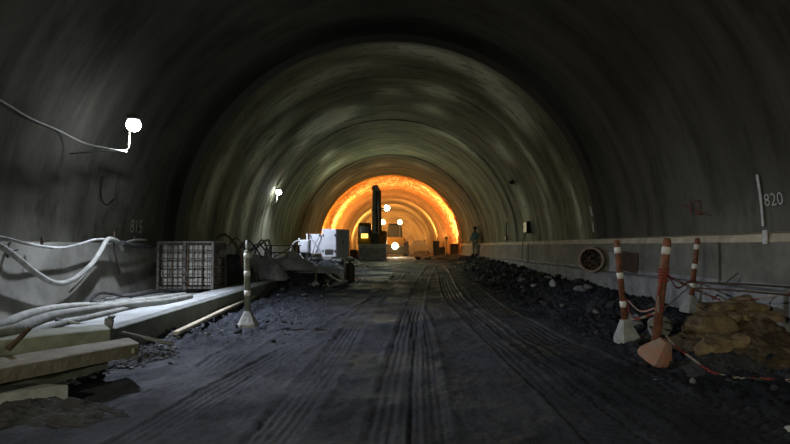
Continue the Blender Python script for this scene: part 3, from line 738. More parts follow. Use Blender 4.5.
for i, (a, b_, c) in enumerate((((216, 240), (226, 235), (240, 252)), ((238, 245), (252, 250), (268, 240)), ((252, 262), (262, 240), (272, 262)))):
    Yq = (14.5, 17.2, 19.0)[i]; pts = [at(*a, Yq), at(*b_, Yq+.3), at(*c, Yq+.1)]
    pts = [pts[0]+Vector((0, 0, -.35))]+pts+[pts[2]+Vector((.05, 0, -.4))]
    tag(MB().tube(spline(pts, 8), .03, 8).build('looped_hose', M['hose'] if i else M['rust'], loc=pts[0]),
        ('brown hose looped over the tarpaulin beside the cage', 'grey hose looped over the tarpaulin by the white banded post', 'pale hose arched over the grey sheet heap')[i], 'hose')

tangle = [[(232, 262), (240, 248), (247, 240), (255, 247), (262, 258)], [(246, 268), (250, 252), (258, 244), (266, 252), (270, 264)], [(240, 270), (249, 258), (260, 262), (268, 250), (276, 256)],
          [(228, 246), (236, 238), (243, 246), (249, 256)], [(254, 272), (262, 262), (272, 259), (284, 263), (290, 270)]]
for i, pl in enumerate(tangle):
    Yq = (16.6, 18.6, 17.9, 15.6, 18.9)[i]; pts = [at(px, py, Yq+.12*k) for k, (px, py) in enumerate(pl)]
    tag(MB().tube(spline(pts, 8), (.022, .03, .018, .016, .03)[i], 8).build('tangled_hose', (M['darkhose'], M['cable'], M['hose'], M['rust'], M['cable'])[i], loc=pts[0]),
        'thin hose in the tangle over the sheets beside the caged blocks', 'hose', 'tangled hoses over the sheets')

# pipe frame by the wall
def pipe_frame():
    x0, x1, y, z0 = at(268, 255, 22).x, at(296, 255, 22).x, 22, .72
    t = empty('scaffold_rack', (x0, y, z0), 'thin brown pipe frame standing left of the white machine', 'scaffold')
    hz = at(280, 245, y).z-z0
    for x in (x0, x1):
        for yy in (y-.3, y+.6): mb = MB(); mb.tube([(x, yy, z0-.1), (x, yy, z0+hz)], .025, 8); mb.build('upright', M['rust'], t)
    for z in (z0+hz*.97, z0+hz*.55):
        for yy in (y-.3, y+.6): mb = MB(); mb.tube([(x0-.08, yy, z), (x1+.1, yy, z)], .02, 8); mb.build('rail', M['wood'], t)
    mb = MB(); mb.tube([(x0, y-.3, z0), (x1, y-.3, z0+hz)], .016, 8); mb.build('brace', M['rust'], t)
pipe_frame()

# ------------------------------------------------------------------ white pump machine
def machine():
    Y = 27.0; q = lambda px, py, dy=0: at(px, py, Y+dy)
    z0 = .58
    xa, xb, xr = q(321, 240).x, q(337, 240).x, q(345, 240).x
    t = empty('mortar_pump', ((q(293, 250).x+xr)/2, Y, z0), 'white boxy pump machine with pipes on the left rubble mound', 'machine')
    zt = q(330, 229).z
    mb = MB(); mb.box(((q(322, 240).x+q(338, 240).x)/2, Y+.75, (z0+.22+zt)/2), (q(338, 240).x-q(322, 240).x, 1.5, zt-z0-.22), bev=.03)
    cab = mb.build('cabinet', M['whitepaint'], t)
    mb = MB(); xs_ = q(338, 240).x+.012
    mb.box((xs_, Y+.38, (z0+.22+zt)/2), (.03, .62, zt-z0-.35), bev=.01); mb.build('side_door', M['whitepaint'], cab)
    mb = MB(); mb.box((xs_, Y+1.08, (z0+.22+zt)/2), (.03, .62, zt-z0-.35), bev=.01); mb.build('side_door', M['whitepaint'], cab)
    mb = MB(); mb.box((xs_+.03, Y+.62, (z0+.3+zt)/2), (.04, .03, .16), bev=.008); mb.build('door_handle', M['black'], cab)
    mb = MB()
    for k in range(5): mb.box(((xa+xb)/2+.05, Y-.01, z0+.36+.05*k), (.40, .03, .02))
    mb.build('vent', M['darkmetal'], cab)
    for px in (323.5, 336.5):
        for hz in (zt-.28, z0+.5): MB().box((q(px, 240).x, Y-.02, hz), (.04, .04, .10), bev=.006).build('hinge', M['darkmetal'], cab)
    # middle housing
    mz = q(315, 234).z
    mb = MB(); mb.box((q(314.5, 240).x, Y+.6, (mz+z0+.35)/2), (q(322, 240).x-q(307, 240).x, 1.1, mz-z0-.35), bev=.03); hs = mb.build('housing', M['whitepaint'], t)
    mb = MB(); mb.tube([q(309, 236, -.05), q(313, 241, -.1), q(318, 247, -.1), q(319, 256, -.05)], .02, 8); mb.tube([q(320, 236, -.05), q(316, 243, -.1), q(313, 252, -.08), q(311, 260, -.05)], .02, 8); mb.build('pipework', M['cable'], t)
    for px, py in ((309, 235.5), (320, 235.5)): MB().box(q(px, py, -.03), (.08, .06, .1), bev=.01).build('lifting_lug', M['darkmetal'], hs)
    # control panel box on the near left
    c = q(310.3, 246.2, -.75)
    mb = MB(); mb.box(c, (.40, .26, .56), bev=.02, taper=(1.08, 1.0)); pn = mb.build('control_box', M['whitepaint'], t)
    mb = MB(); mb.box(c+Vector((0, -.135, .02)), (.32, .015, .44), bev=.005); mb.build('box_door', M['whitepaint'], pn)
    mb = MB(); mb.tube([c+Vector((0, .05, -.28)), Vector((c.x, c.y+.05, z0))], .03, 8); mb.build('stand', M['cable'], t)
    # hopper
    hp = q(303, 250, -.2)
    mb = MB(); mb.lathe((hp.x, hp.y, z0+.14), [(.10, 0), (.12, .04), (.26, .38), (.28, .40), (.25, .40), (.1, .05)], 16); mb.build('hopper', M['steel'], t)
    # posts and base frame
    for px, top in ((297.5, 238), (306.5, 233.5)):
        p = q(px, 255, -.1); mb = MB(); mb.tube([(p.x, p.y, z0), (p.x, p.y, q(px, top, -.1).z)], .033, 10); mb.build('upright', M['whitepaint'], t)
    mb = MB()
    for yy in (Y-.1, Y+1.3): mb.box(((q(296, 260).x+xr)/2, yy, z0+.10), (xr-q(296, 260).x, .10, .12), bev=.01)
    for px in (297, 320, 344): mb.box((q(px, 260).x, Y+.6, z0+.08), (.1, 1.5, .10), bev=.01)
    mb.build('skid', M['greybase'], t)
    mb = MB()
    pp = [q(289, 258, -.4), q(292, 246, -.4), q(298, 241, -.35), q(303, 244, -.4), q(301, 254, -.4), q(296, 259, -.45), q(291, 252, -.5), q(295, 243, -.5), q(302, 241, -.45), q(308, 248, -.4)]
    mb.tube(spline(pp, 8), .035, 8); mb.build('hose', M['cable'], t)
    mb = MB(); mb.tube(spline([q(296, 262, -.6), q(301, 253, -.6), q(306, 258, -.6), q(312, 263, -.6), q(322, 262, -.5)], 8), .03, 8); mb.build('hose', M['hose'], t)
    mb = MB(); mb.box((q(329, 258).x, Y-.08, z0+.16), (.5, .2, .14), bev=.02); mb.build('step', M['greybase'], t)
    t.rotation_euler = (0, 0, -.33)
machine()

# ------------------------------------------------------------------ marker posts
def bands(mb): pass
def marker_post(base, topdir, L0, label, tube_m, base_m, r=.041, tilt_base=None, bandz=(.88, .62, .36), base_h_=.34, base_r=.19, rope=False, group='marker posts beside the roadway'):
    base = Vector(base); t = empty('marker_post', base, label, 'post', group)
    R = Vector(topdir).normalized().to_track_quat('Z', 'Y').to_euler()
    RB = tilt_base or R; lift = Vector((0, 0, .05 if tilt_base else 0))
    Rm = R.to_matrix(); RBm = RB.to_matrix()
    mb = MB(); k = base_r
    vs = []; fs = []; n = 14
    prof = [(k*.96, 0), (k, .02), (k*.97, .07), (k*.42, base_h_*.92), (k*.36, base_h_), (.04, base_h_+.005)]
    for i, (rr, z) in enumerate(prof):
        for j in range(n):
            q = 2*PI*j/n+PI/4; f = 1/max(abs(math.cos(q)), abs(math.sin(q))); f = 1+(min(f, 1.3)-1)*.7
            w = 1+.05*mnoise.noise(Vector((i*1.1, j*.7, base.x*3)))
            vs.append(base+lift+RBm @ Vector((rr*f*math.cos(q)*w, rr*f*math.sin(q)*w, z)))
    for i in range(len(prof)-1):
        for j in range(n): fs.append((i*n+j, i*n+(j+1) % n, (i+1)*n+(j+1) % n, (i+1)*n+j))
    fs += [tuple(reversed(range(n))), tuple((len(prof)-1)*n+j for j in range(n))]
    mb.add(vs, fs); mb.build('concrete_base', base_m, t)
    mb = MB(); s0 = .05
    mb.lathe(base, [(r, s0), (r, L0-.04), (r*.85, L0-.012), (r*.4, L0)], 16, rot=R); pole = mb.build('pole', tube_m, t)
    for z in bandz:
        mb = MB(); z1 = z*L0; mb.lathe(base, [(r*1.0, z1-.041), (r*1.06, z1-.04), (r*1.06, z1+.04), (r*1.0, z1+.041)], 16, rot=R); mb.build('reflective_band', M['reflective'], pole)
    return t
def fh(x, y): return float(floor_h(np.array([float(x)]), np.array([float(y)]))[0])
def post_from(pb, pt_, Y, **kw):
    a = at(*pb, Y); b2 = at(*pt_, Y); z = fh(a.x, a.y); a.z = z; return a, b2
a, t_ = post_from((627, 336), (616.5, 240), 8.1)
marker_post(a, t_-a, (t_-a).length, 'leaning orange banded post on a grey cone base, left one on the right side', M['orange'], M['greybase'], base_r=.155, base_h_=.30, bandz=(.90, .65, .37))
PA = (a, t_)
a, t_ = post_from((653, 360), (667.5, 238), 6.65)
marker_post(a, t_-a, (t_-a).length, 'leaning orange banded post on a tipped orange cone base, nearest on the right', M['orange'], M['orangebase'], r=.045, base_r=.17, base_h_=.27, tilt_base=Euler((.45, .25, .5)), bandz=(.90, .14))
PB = (a, t_)
a, t_ = post_from((690, 322), (697.5, 238), 9.7)
marker_post(a, t_-a, (t_-a).length, 'upright orange banded post behind the ochre boulders, right one', M['orange'], M['greybase'], base_r=.14, base_h_=.28, bandz=(.88, .62, .36))
PC = (a, t_)
a, t_ = post_from((248, 322), (247, 250), 9.7)
marker_post(a, t_-a, (t_-a).length, 'upright grey banded post on a cone base by the left curb', M['beam'], M['greybase'], r=.05, base_r=.16, base_h_=.27, bandz=(.93, .70, .45))
mb = MB(); mb.tube([t_-Vector((0, 0, .03)), t_+Vector((-.005, 0, .16))], .018, 8); o = mb.build('pin', M['cable'], None); o.parent = bpy.data.objects['marker_post.003']; o.data.transform(Matrix.Translation(-a))
a, t_ = post_from((315.5, 288), (317, 260), 17.5)
marker_post(a, t_-a, (t_-a).length, 'short thin grey post in front of the rubble mound', M['beam'], M['greybase'], r=.03, base_r=.12, base_h_=.14, bandz=(.8,))
a, t_ = post_from((345, 277), (345, 259), 20)
marker_post(a, t_-a, (t_-a).length, 'short pale post right of the white machine', M['whitechain'], M['greybase'], r=.035, base_r=.1, base_h_=.08, bandz=(.85,))
q = at(350, 277, 20.6); q.z = fh(q.x, q.y)
t = empty('oil_drum', q, 'small dark rusty drum right of the white machine', 'drum')
mb = MB(); mb.lathe(q, [(.16, 0), (.17, .02), (.165, .2), (.175, .21), (.165, .22), (.16, .42), (.17, .43), (.16, .46), (.13, .58), (.10, .62)], 18); mb.build('body', M['rust'], t)
mb = MB(); mb.lathe(q+Vector((0, 0, .62)), [(.05, 0), (.05, .05), (.03, .055)], 12); mb.build('cap', M['darkmetal'], t)

# second base lying behind the nearest right post
q = at(661, 318, 8.2); q.z = fh(q.x, q.y)
mb = MB(); mb.lathe(q+Vector((0, 0, .09)), [(.0, -.0), (.17, .01), (.16, .06), (.07, .26), (.05, .28)], 14, rot=Euler((1.2, .1, -.9)))
tag(mb.build('fallen_cone_base', M['greybase'], loc=q), 'grey cone base lying on its side behind the nearest right post', 'cone base')

# ------------------------------------------------------------------ chains
def chain(pts, label, cat='chain', group='chains and tape strung between the posts', link=.034, thick=.0042, seg=12):
    sp = spline(pts, 14); d = [0]
    for i in range(1, len(sp)): d.append(d[-1]+(sp[i]-sp[i-1]).length)
    n = int(d[-1]/link); mb = MB()
    for k in range(n):
        s = k*link; i = max(j for j in range(len(d)) if d[j] <= s); i = min(i, len(sp)-2)
        f = (s-d[i])/max(1e-6, d[i+1]-d[i]); p = sp[i].lerp(sp[i+1], f); tg = (sp[i+1]-sp[i]).normalized()
        Q = tg.to_track_quat('X', 'Z').to_matrix() @ Matrix.Rotation((k % 2)*PI/2+.3, 3, 'X')
        vs = []; fs = []; N1 = 10; N2 = 5
        for a_ in range(N1):
            A_ = 2*PI*a_/N1; ex = (1 if math.cos(A_) > 0 else -1)*link*.28
            cx, cy = math.cos(A_)*link*.34+ex, math.sin(A_)*link*.34
            nx_, ny_ = math.cos(A_), math.sin(A_)
            for b2 in range(N2):
                B = 2*PI*b2/N2; vs.append(p+Q @ Vector((cx+nx_*math.cos(B)*thick, cy+ny_*math.cos(B)*thick, math.sin(B)*thick)))
        for a_ in range(N1):
            for b2 in range(N2): fs.append((a_*N2+b2, ((a_+1) % N1)*N2+b2, ((a_+1) % N1)*N2+(b2+1) % N2, a_*N2+(b2+1) % N2))
        mb.add(vs, fs, (k//8) % 2, True)
    return tag(mb.build('barrier_chain', [M['redchain'], M['whitechain']], loc=pts[0]), label, cat, group)
def lp(P, t): return P[0].lerp(P[1], t)
chain([lp(PA, .36)+Vector((.05, -.02, 0)), at(632, 318.5, 7.7), at(641, 318, 7.3), lp(PB, .42)+Vector((-.05, -.05, 0))], 'red and white chain sagging between the two nearest right posts')
pts = [lp(PB, .46)+Vector((.0, -.06, 0)), at(662, 326, 6.7), at(672, 343, 6.7), at(690, 357, 6.3), at(712, 372, 5.95), at(738, 382, 5.7), at(765, 387, 5.55), at(800, 391, 5.4)]
for p in pts[3:]: p.z = max(p.z, fh(p.x, p.y)+.02)
chain(pts, 'red and white chain running from the nearest post down past the ochre boulders')
chain([lp(PB, .70)+Vector((.05, 0, 0)), at(688, 286, 7.3), at(708, 295, 7.8), at(730, 302, 8.0), at(765, 298, 7.9), at(810, 290, 7.4)], 'red and white chain strung to the right above the ochre boulders')
chain([lp(PB, .72)+Vector((-.03, -.055, 0)), lp(PB, .55)+Vector((-.055, -.055, 0)), lp(PB, .40)+Vector((-.03, -.06, 0))], 'short chain hanging down the front of the nearest right post')
def tape(pts, w, m, label):
    sp = spline(pts, 10); mb = MB(); vs = []; fs = []
    for i, p in enumerate(sp):
        tw = i*.35; u = Vector((0, math.cos(tw)*.3, 1)).normalized()*w/2
        vs += [p+u, p-u, p-u+Vector((0, .002, 0)), p+u+Vector((0, .002, 0))]
        if i:
            o = 4*(i-1)
            for j in range(4): fs.append((o+j, o+(j+1) % 4, o+4+(j+1) % 4, o+4+j))
    return tag(mb.add(vs, fs).build('barrier_tape', m, loc=pts[0]), label, 'tape', 'chains and tape strung between the posts')
tape([lp(PB, .72)+Vector((.05, 0, 0)), at(678, 288, 7.8), lp(PC, .42)+Vector((-.04, -.05, 0)), lp(PC, .30)+Vector((.3, -.2, 0)), at(712, 300, 8.6)], .028, M['redchain'], 'red tape pulled from the nearest post past the right post')
tape([lp(PA, .42)+Vector((.05, 0, 0)), at(640, 311, 7.6), lp(PB, .45)+Vector((-.05, 0, 0))], .02, M['orangebase'], 'faded orange tape between the two nearest right posts')
tape([lp(PB, .45)+Vector((.05, 0, 0)), at(672, 302, 7.9), lp(PC, .35)+Vector((-.05, 0, 0))], .018, M['concbase'], 'pale brown tape between the nearest and the right post')
# wrapped tape on the nearest post
axis = (PB[1]-PB[0]).normalized(); e1 = axis.cross(Vector((0, 1, 0))).normalized(); e2 = axis.cross(e1)
pts = [lp(PB, .66+.10*k/40)+(e1*math.cos(k*.7)+e2*math.sin(k*.7))*.058 for k in range(41)]
tag(MB().tube(pts, .008, 5).build('wrapped_tape', M['redchain'], loc=pts[0]), 'red tape wound around the nearest right post', 'tape')

# ------------------------------------------------------------------ ochre spoil heap
def heap(name, c, rx, ry, hh, m, label, seed, cat='spoil heap'):
    n = 90; u = np.linspace(-1.15, 1.15, n); U, V = np.meshgrid(u, u); R2 = np.sqrt(U**2+V**2)
    xx = c[0]+U*rx; yy = c[1]+V*ry
    z = np.clip(1-R2**1.7, -.25, 1)*hh + hh*.55*fbm(U*2.6, V*2.6, 5, seed, .6)*np.clip(1.2-R2, 0, 1)+hh*.2*np.abs(fbm(U*7, V*7, 3, seed+1))
    P = np.stack([xx, yy, c[2]+z], -1)-np.array(c)
    o = grid_obj(name, P, np.stack([U, V], -1), m, smooth=False); o.location = c; return tag(o, label, cat)
heap('spoil_heap', (4.35, 7.2, .10), .85, 1.2, .26, M['soil'], 'ochre brown heap of spoil on the right, below the bench', 6)
heap('spoil_heap', (3.55, 6.35, .0), .55, .42, .16, M['rock'], 'low dark heap of spoil behind the lower chain', 16)
OG = 'ochre boulders by the right posts'
bl = [((709, 325), 7.3, (.34, .24, .17), 'flat topped ochre boulder directly right of the nearest post'),
      ((717, 310), 8.1, (.36, .24, .15), 'long ochre boulder behind the flat topped one'),
      ((738, 322), 7.5, (.17, .16, .14), 'rounded ochre boulder in the middle of the spoil heap'),
      ((753, 312), 7.9, (.22, .18, .16), 'ochre boulder at the top of the spoil heap'),
      ((742, 302), 8.4, (.20, .15, .12), 'topmost dark ochre boulder against the bench'),
      ((768, 324), 7.4, (.26, .2, .17), 'ochre boulder on the right slope of the spoil heap'),
      ((728, 346), 6.8, (.30, .2, .15), 'ochre boulder on the front of the spoil heap'),
      ((706, 350), 6.7, (.14, .12, .11), 'small ochre boulder low on the left of the heap'),
      ((760, 345), 6.8, (.26, .2, .13), 'wide ochre boulder low on the right of the heap')]
for i, (p, Yq, s, lb) in enumerate(bl):
    c = at(*p, Yq); tag(MB().rock(c, s, seed=40+i, sub=3, rough=.4).build('boulder', M['ochre'], loc=c), lb, 'boulder', OG)
for i, (p, Yq, s, lb) in enumerate([((788, 350), 6.7, (.12, .1, .08), 'pale grey stone at the right edge of the frame, upper'), ((787, 366), 6.5, (.10, .1, .05), 'pale flat stone at the right edge of the frame, lower'),
                                   ((789, 436), 4.2, (.035, .03, .03), 'small pale stone in the bottom right corner'),
                                   ((784, 330), 7.0, (.12, .12, .1), 'grey stone against the bench at the right edge')]):
    c = at(*p, Yq); 
    if i > 1: c.z = max(c.z, fh(c.x, c.y)+s[2]*.3)
    tag(MB().rock(c, s, seed=70+i, sub=3).build('stone', M['greyrock'] if i != 2 else M['slabtop'], loc=c), lb, 'stone')

q = on(45, 415, 0); heap('rubble_heap', (q.x, q.y, -.02), .62, .34, .13, M['rock'], 'low dark rubble heap at the bottom left in front of the slab', 44)
q = on(142, 358, 0); heap('rubble_heap', (q.x, q.y, -.04), .42, .62, .16, M['rock'], 'dark rubble heap at the right ends of the left beams', 54)
# ------------------------------------------------------------------ rubble along both sides
RG = 'rocks in the rubble along the right bench'
proto = []
for k in range(10): proto.append(MB().rock((0, 0, 0), (1, .8, .6), seed=100+k, sub=2, rough=.45))
pmesh = []
for k, p in enumerate(proto):
    me = bpy.data.meshes.new('rock'); me.from_pydata([tuple(v) for v in p.v], [], p.f); bmfix(me); pmesh.append(me)
pm2 = [m.copy() for m in pmesh]
for m_ in pmesh: m_.materials.append(M['rock'])
for m_ in pm2: m_.materials.append(M['greyrock'])
def scatter(n, fx, fy, smin, smax, label, grp, grey=.2, seed=1, cat='rock'):
    r = random.Random(seed)
    for i in range(n):
        y = fy(r); x = fx(r, y); s = smin*(smax/smin)**(r.random()**1.6)
        me = (pm2 if r.random() < grey else pmesh)[r.randrange(10)]
        o = bpy.data.objects.new('rock', me); COL.objects.link(o)
        o.location = (x, y, fh(x, y)+s*.22); o.scale = (s*r.uniform(.8, 1.2), s*r.uniform(.8, 1.2), s*r.uniform(.7, 1.1)); o.rotation_euler = (r.uniform(-.3, .3), r.uniform(-.3, .3), r.uniform(0, 6.3))
        tag(o, label, cat, grp)
scatter(115, lambda r, y: r.uniform(3.5, 4.85), lambda r: 9.0+28*r.random()**1.4, .05, .20, 'rough rock in the rubble bank along the right bench', RG, .3, 5)
scatter(30, lambda r, y: r.uniform(2.7, 3.9), lambda r: r.uniform(5.2, 9.5), .03, .09, 'small dark rock in the mud around the right posts', 'rocks around the right posts', .15, 6)
scatter(45, lambda r, y: r.uniform(-3.2, -1.9), lambda r: r.uniform(14.8, 20), .05, .17, 'rough rock on the mound below the white machine', 'rocks on the left mound', .25, 7)
scatter(30, lambda r, y: r.uniform(-3.1, -1.5), lambda r: r.uniform(8, 14.5), .03, .08, 'small clod on the mud beside the left curb', 'clods beside the left curb', .3, 8)
scatter(26, lambda r, y: r.uniform(-2, 3), lambda r: r.uniform(13, 34), .03, .08, 'small stone on the roadway', 'stones on the roadway', .5, 9)
scatter(14, lambda r, y: r.uniform(1.6, 3.4), lambda r: r.uniform(36, 45), .08, .25, 'rock in the low heap before the orange lit section', 'rocks before the orange section', .3, 10)
for i, (p, Yq, s, lb) in enumerate([((553, 271), 15.5, (.10, .09, .13), 'pale pointed stone in the right rubble'), ((534, 269), 17, (.12, .08, .06), 'pale flat stone in the right rubble'),
        ((443, 273), 22, (.12, .1, .05), 'pale scrap stone on the roadway in the distance'), ((655, 372), 5.9, (.02, .02, .02), 'tiny white pebble below the tipped cone base')]):
    c = at(*p, Yq); c.z = fh(c.x, c.y)+s[2]*.5; tag(MB().rock(c, s, seed=90+i, sub=2).build('stone', M['slabtop'], loc=c), lb, 'stone')
# fine gravel
r_ = random.Random(3)
def gravel(n, fx, fy, s0, s1, label, name, m, seed):
    ps = []
    for i in range(n):
        y = fy(r_); x = fx(r_, y); ps.append((x, y, fh(x, y)-.005, r_.uniform(s0, s1)))
    return rubble(name, ps, m, label, 'gravel', seed=seed, sub=1)
gravel(700, lambda r, y: r.uniform(3.0, 4.95), lambda r: 5.5+26*r.random()**1.5, .015, .05, 'loose dark gravel along the foot of the right bench', 'loose_gravel', M['rock'], 1000)
gravel(500, lambda r, y: r.uniform(-3.2, -1.0), lambda r: 8+11*r.random(), .012, .04, 'loose dark clods along the left curb', 'loose_clods', M['clod'], 3000)

# ------------------------------------------------------------------ right wall details
def drum_culvert():
    c = atx(594, 259.5, 5.02); R = 0.26
    c = at(593, 259.5, 15.3)
    c.x = 4.93
    y = 600*c.x/(593-392); c.y = y; c.z = at(593, 259.5, y).z
    t = empty('pipe_end', c, 'round rusty pipe end filled with debris in the right wall', 'pipe')
    RT = Euler((0, PI/2, 1.0)); R = .30
    mb = MB(); mb.lathe(c, [(R*.88, -.16), (R, -.15), (R, .3), (R*.9, .3)], 28, rot=RT, smooth=True)
    # hollow: rim ring
    mb = MB(); Rm = RT.to_matrix(); vs = []; fs = []; n = 28
    prof = [(R*.86, .1), (R*.86, -.2), (R*1.02, -.2), (R*1.02, .16), (R*.86, .16)]
    for rr, z in prof:
        for j in range(n): vs.append(c+Rm @ Vector((rr*math.cos(2*PI*j/n), rr*math.sin(2*PI*j/n), z)))
    k = len(prof)
    for i in range(k):
        for j in range(n): fs.append((i*n+j, i*n+(j+1) % n, ((i+1) % k)*n+(j+1) % n, ((i+1) % k)*n+j))
    mb.add(vs, fs, 0, False); mb.build('rim', M['concbase'], t)
    mb = MB(); mb.lathe(c, [(R*.86, .04), (R*.86, .15)], 24, rot=RT); mb.build('inner_plug', M['black'], t)
    mb = MB()
    for i in range(60):
        q = random.uniform(0, 2*PI); rr = R*.78*math.sqrt(random.random()); s = random.uniform(.025, .055)
        mb.rock(c+Rm @ Vector((rr*math.cos(q), rr*math.sin(q), .03-random.random()*.08)), (s, s, s), seed=500+i, sub=1)
    o = mb.build('debris', M['rust'], t); o['kind'] = 'stuff'
drum_culvert()
def wall_plate(px, py, w, h, m, name, label, cat, d=.03, X=5.285, rot=0):
    c = atx(px, py, X-d/2); t = MB().box(c, (d, w, h), bev=.006, rot=Euler((rot, 0, 0))).build(name, m, loc=c); return tag(t, label, cat)
wall_plate(613, 262, .95, .46, M['slabplate'], 'concrete_plate', 'pale rectangular plate on the right wall beside the round pipe end', 'plate', .04)
wall_plate(630, 262, .82, .44, M['rust'], 'rusty_plate', 'dark brown square plate on the right wall behind the leaning post', 'plate', .03, rot=.05)
wall_plate(584, 258, .3, .4, M['kick'], 'small_plate', 'grey plate left of the round pipe end', 'plate', .02) if False else None
y, a = cyl(528.5, 227, RF)
c = Vector((CX+(RF-.06)*math.cos(a), y, CZ+(RF-.06)*math.sin(a)))
t = empty('wall_box', c, 'black upright box on the right wall above the ledge', 'box')
MB().box(c, (.14, .62, .46), bev=.01).build('body', M['black'], t); MB().box(c+Vector((-.075, 0, 0)), (.012, .54, .40), bev=.004).build('cover', M['darkmetal'], t)
tag(MB().tube([c+Vector((.0, .1, -.2)), c+Vector((-.14, .1, -.5)), c+Vector((-.18, .12, -.9)), c+Vector((-.18, .1, -1.35))], .014, 6).build('hanging_cable', M['darkhose'], loc=c), 'dark cable hanging below the black wall box', 'cable')
y, a = cyl(511.5, 182, RF); c = Vector((CX+(RF-.05)*math.cos(a), y, CZ+(RF-.05)*math.sin(a)))
tag(MB().rock(c, (.10, .34, .10), seed=5, sub=2).build('anchor_lump', M['rock'], loc=c), 'dark lump hanging on the right vault above the black box', 'fixture')
y, a = cyl(509, 238, RF); c = Vector((CX+(RF-.12)*math.cos(a), y, CZ+(RF-.12)*math.sin(a)))
tag(MB().tube([c+Vector((0, 0, .75)), c+Vector((0, 0, .1))], .02, 8).box(c, (.1, .2, .2), bev=.02).build('cable_junction', M['darkmetal'], loc=c), 'small dark junction with a cable just above the ledge', 'junction box')
# iron bars lying on the bench
for i, (a, b_, r, lb) in enumerate((((700, 282.5), (800, 287), .014, 'thin dark bar lying on the bench beside the wall'), ((696, 288), (800, 296), .011, 'thin dark bar lying on the bench along its front edge'))):
    p, q = on(*a, .77), on(*b_, .76 if i == 0 else .73)
    p.x = min(p.x, 5.24); q.x = min(q.x, 5.24)
    tag(MB().tube([p, p.lerp(q, .5)+Vector((0, 0, .006)), q], r, 8).build('steel_bar', M['rust'], loc=p), lb, 'bar')
p = on(733, 275, .8); p = atx(738, 273, 5.24); q = atx(724, 284, 5.1)
tag(MB().tube([p, q], .01, 6).build('rebar_pin', M['rust'], loc=p), 'short thin rod leaning on the right wall above the bench', 'rod')
# thin uprights in front of the right wall
for i, (px, y0_, y1_) in enumerate(((528, 244, 263), (522, 248, 258))):
    a = atx(px, y0_, 5.2); b_ = atx(px, y1_, 5.15)
    if i == 0: tag(MB().tube([a, b_], .016, 6).build('rebar_pin', M['rust'], loc=a), 'thin upright bar against the right wall below the black box', 'rod')

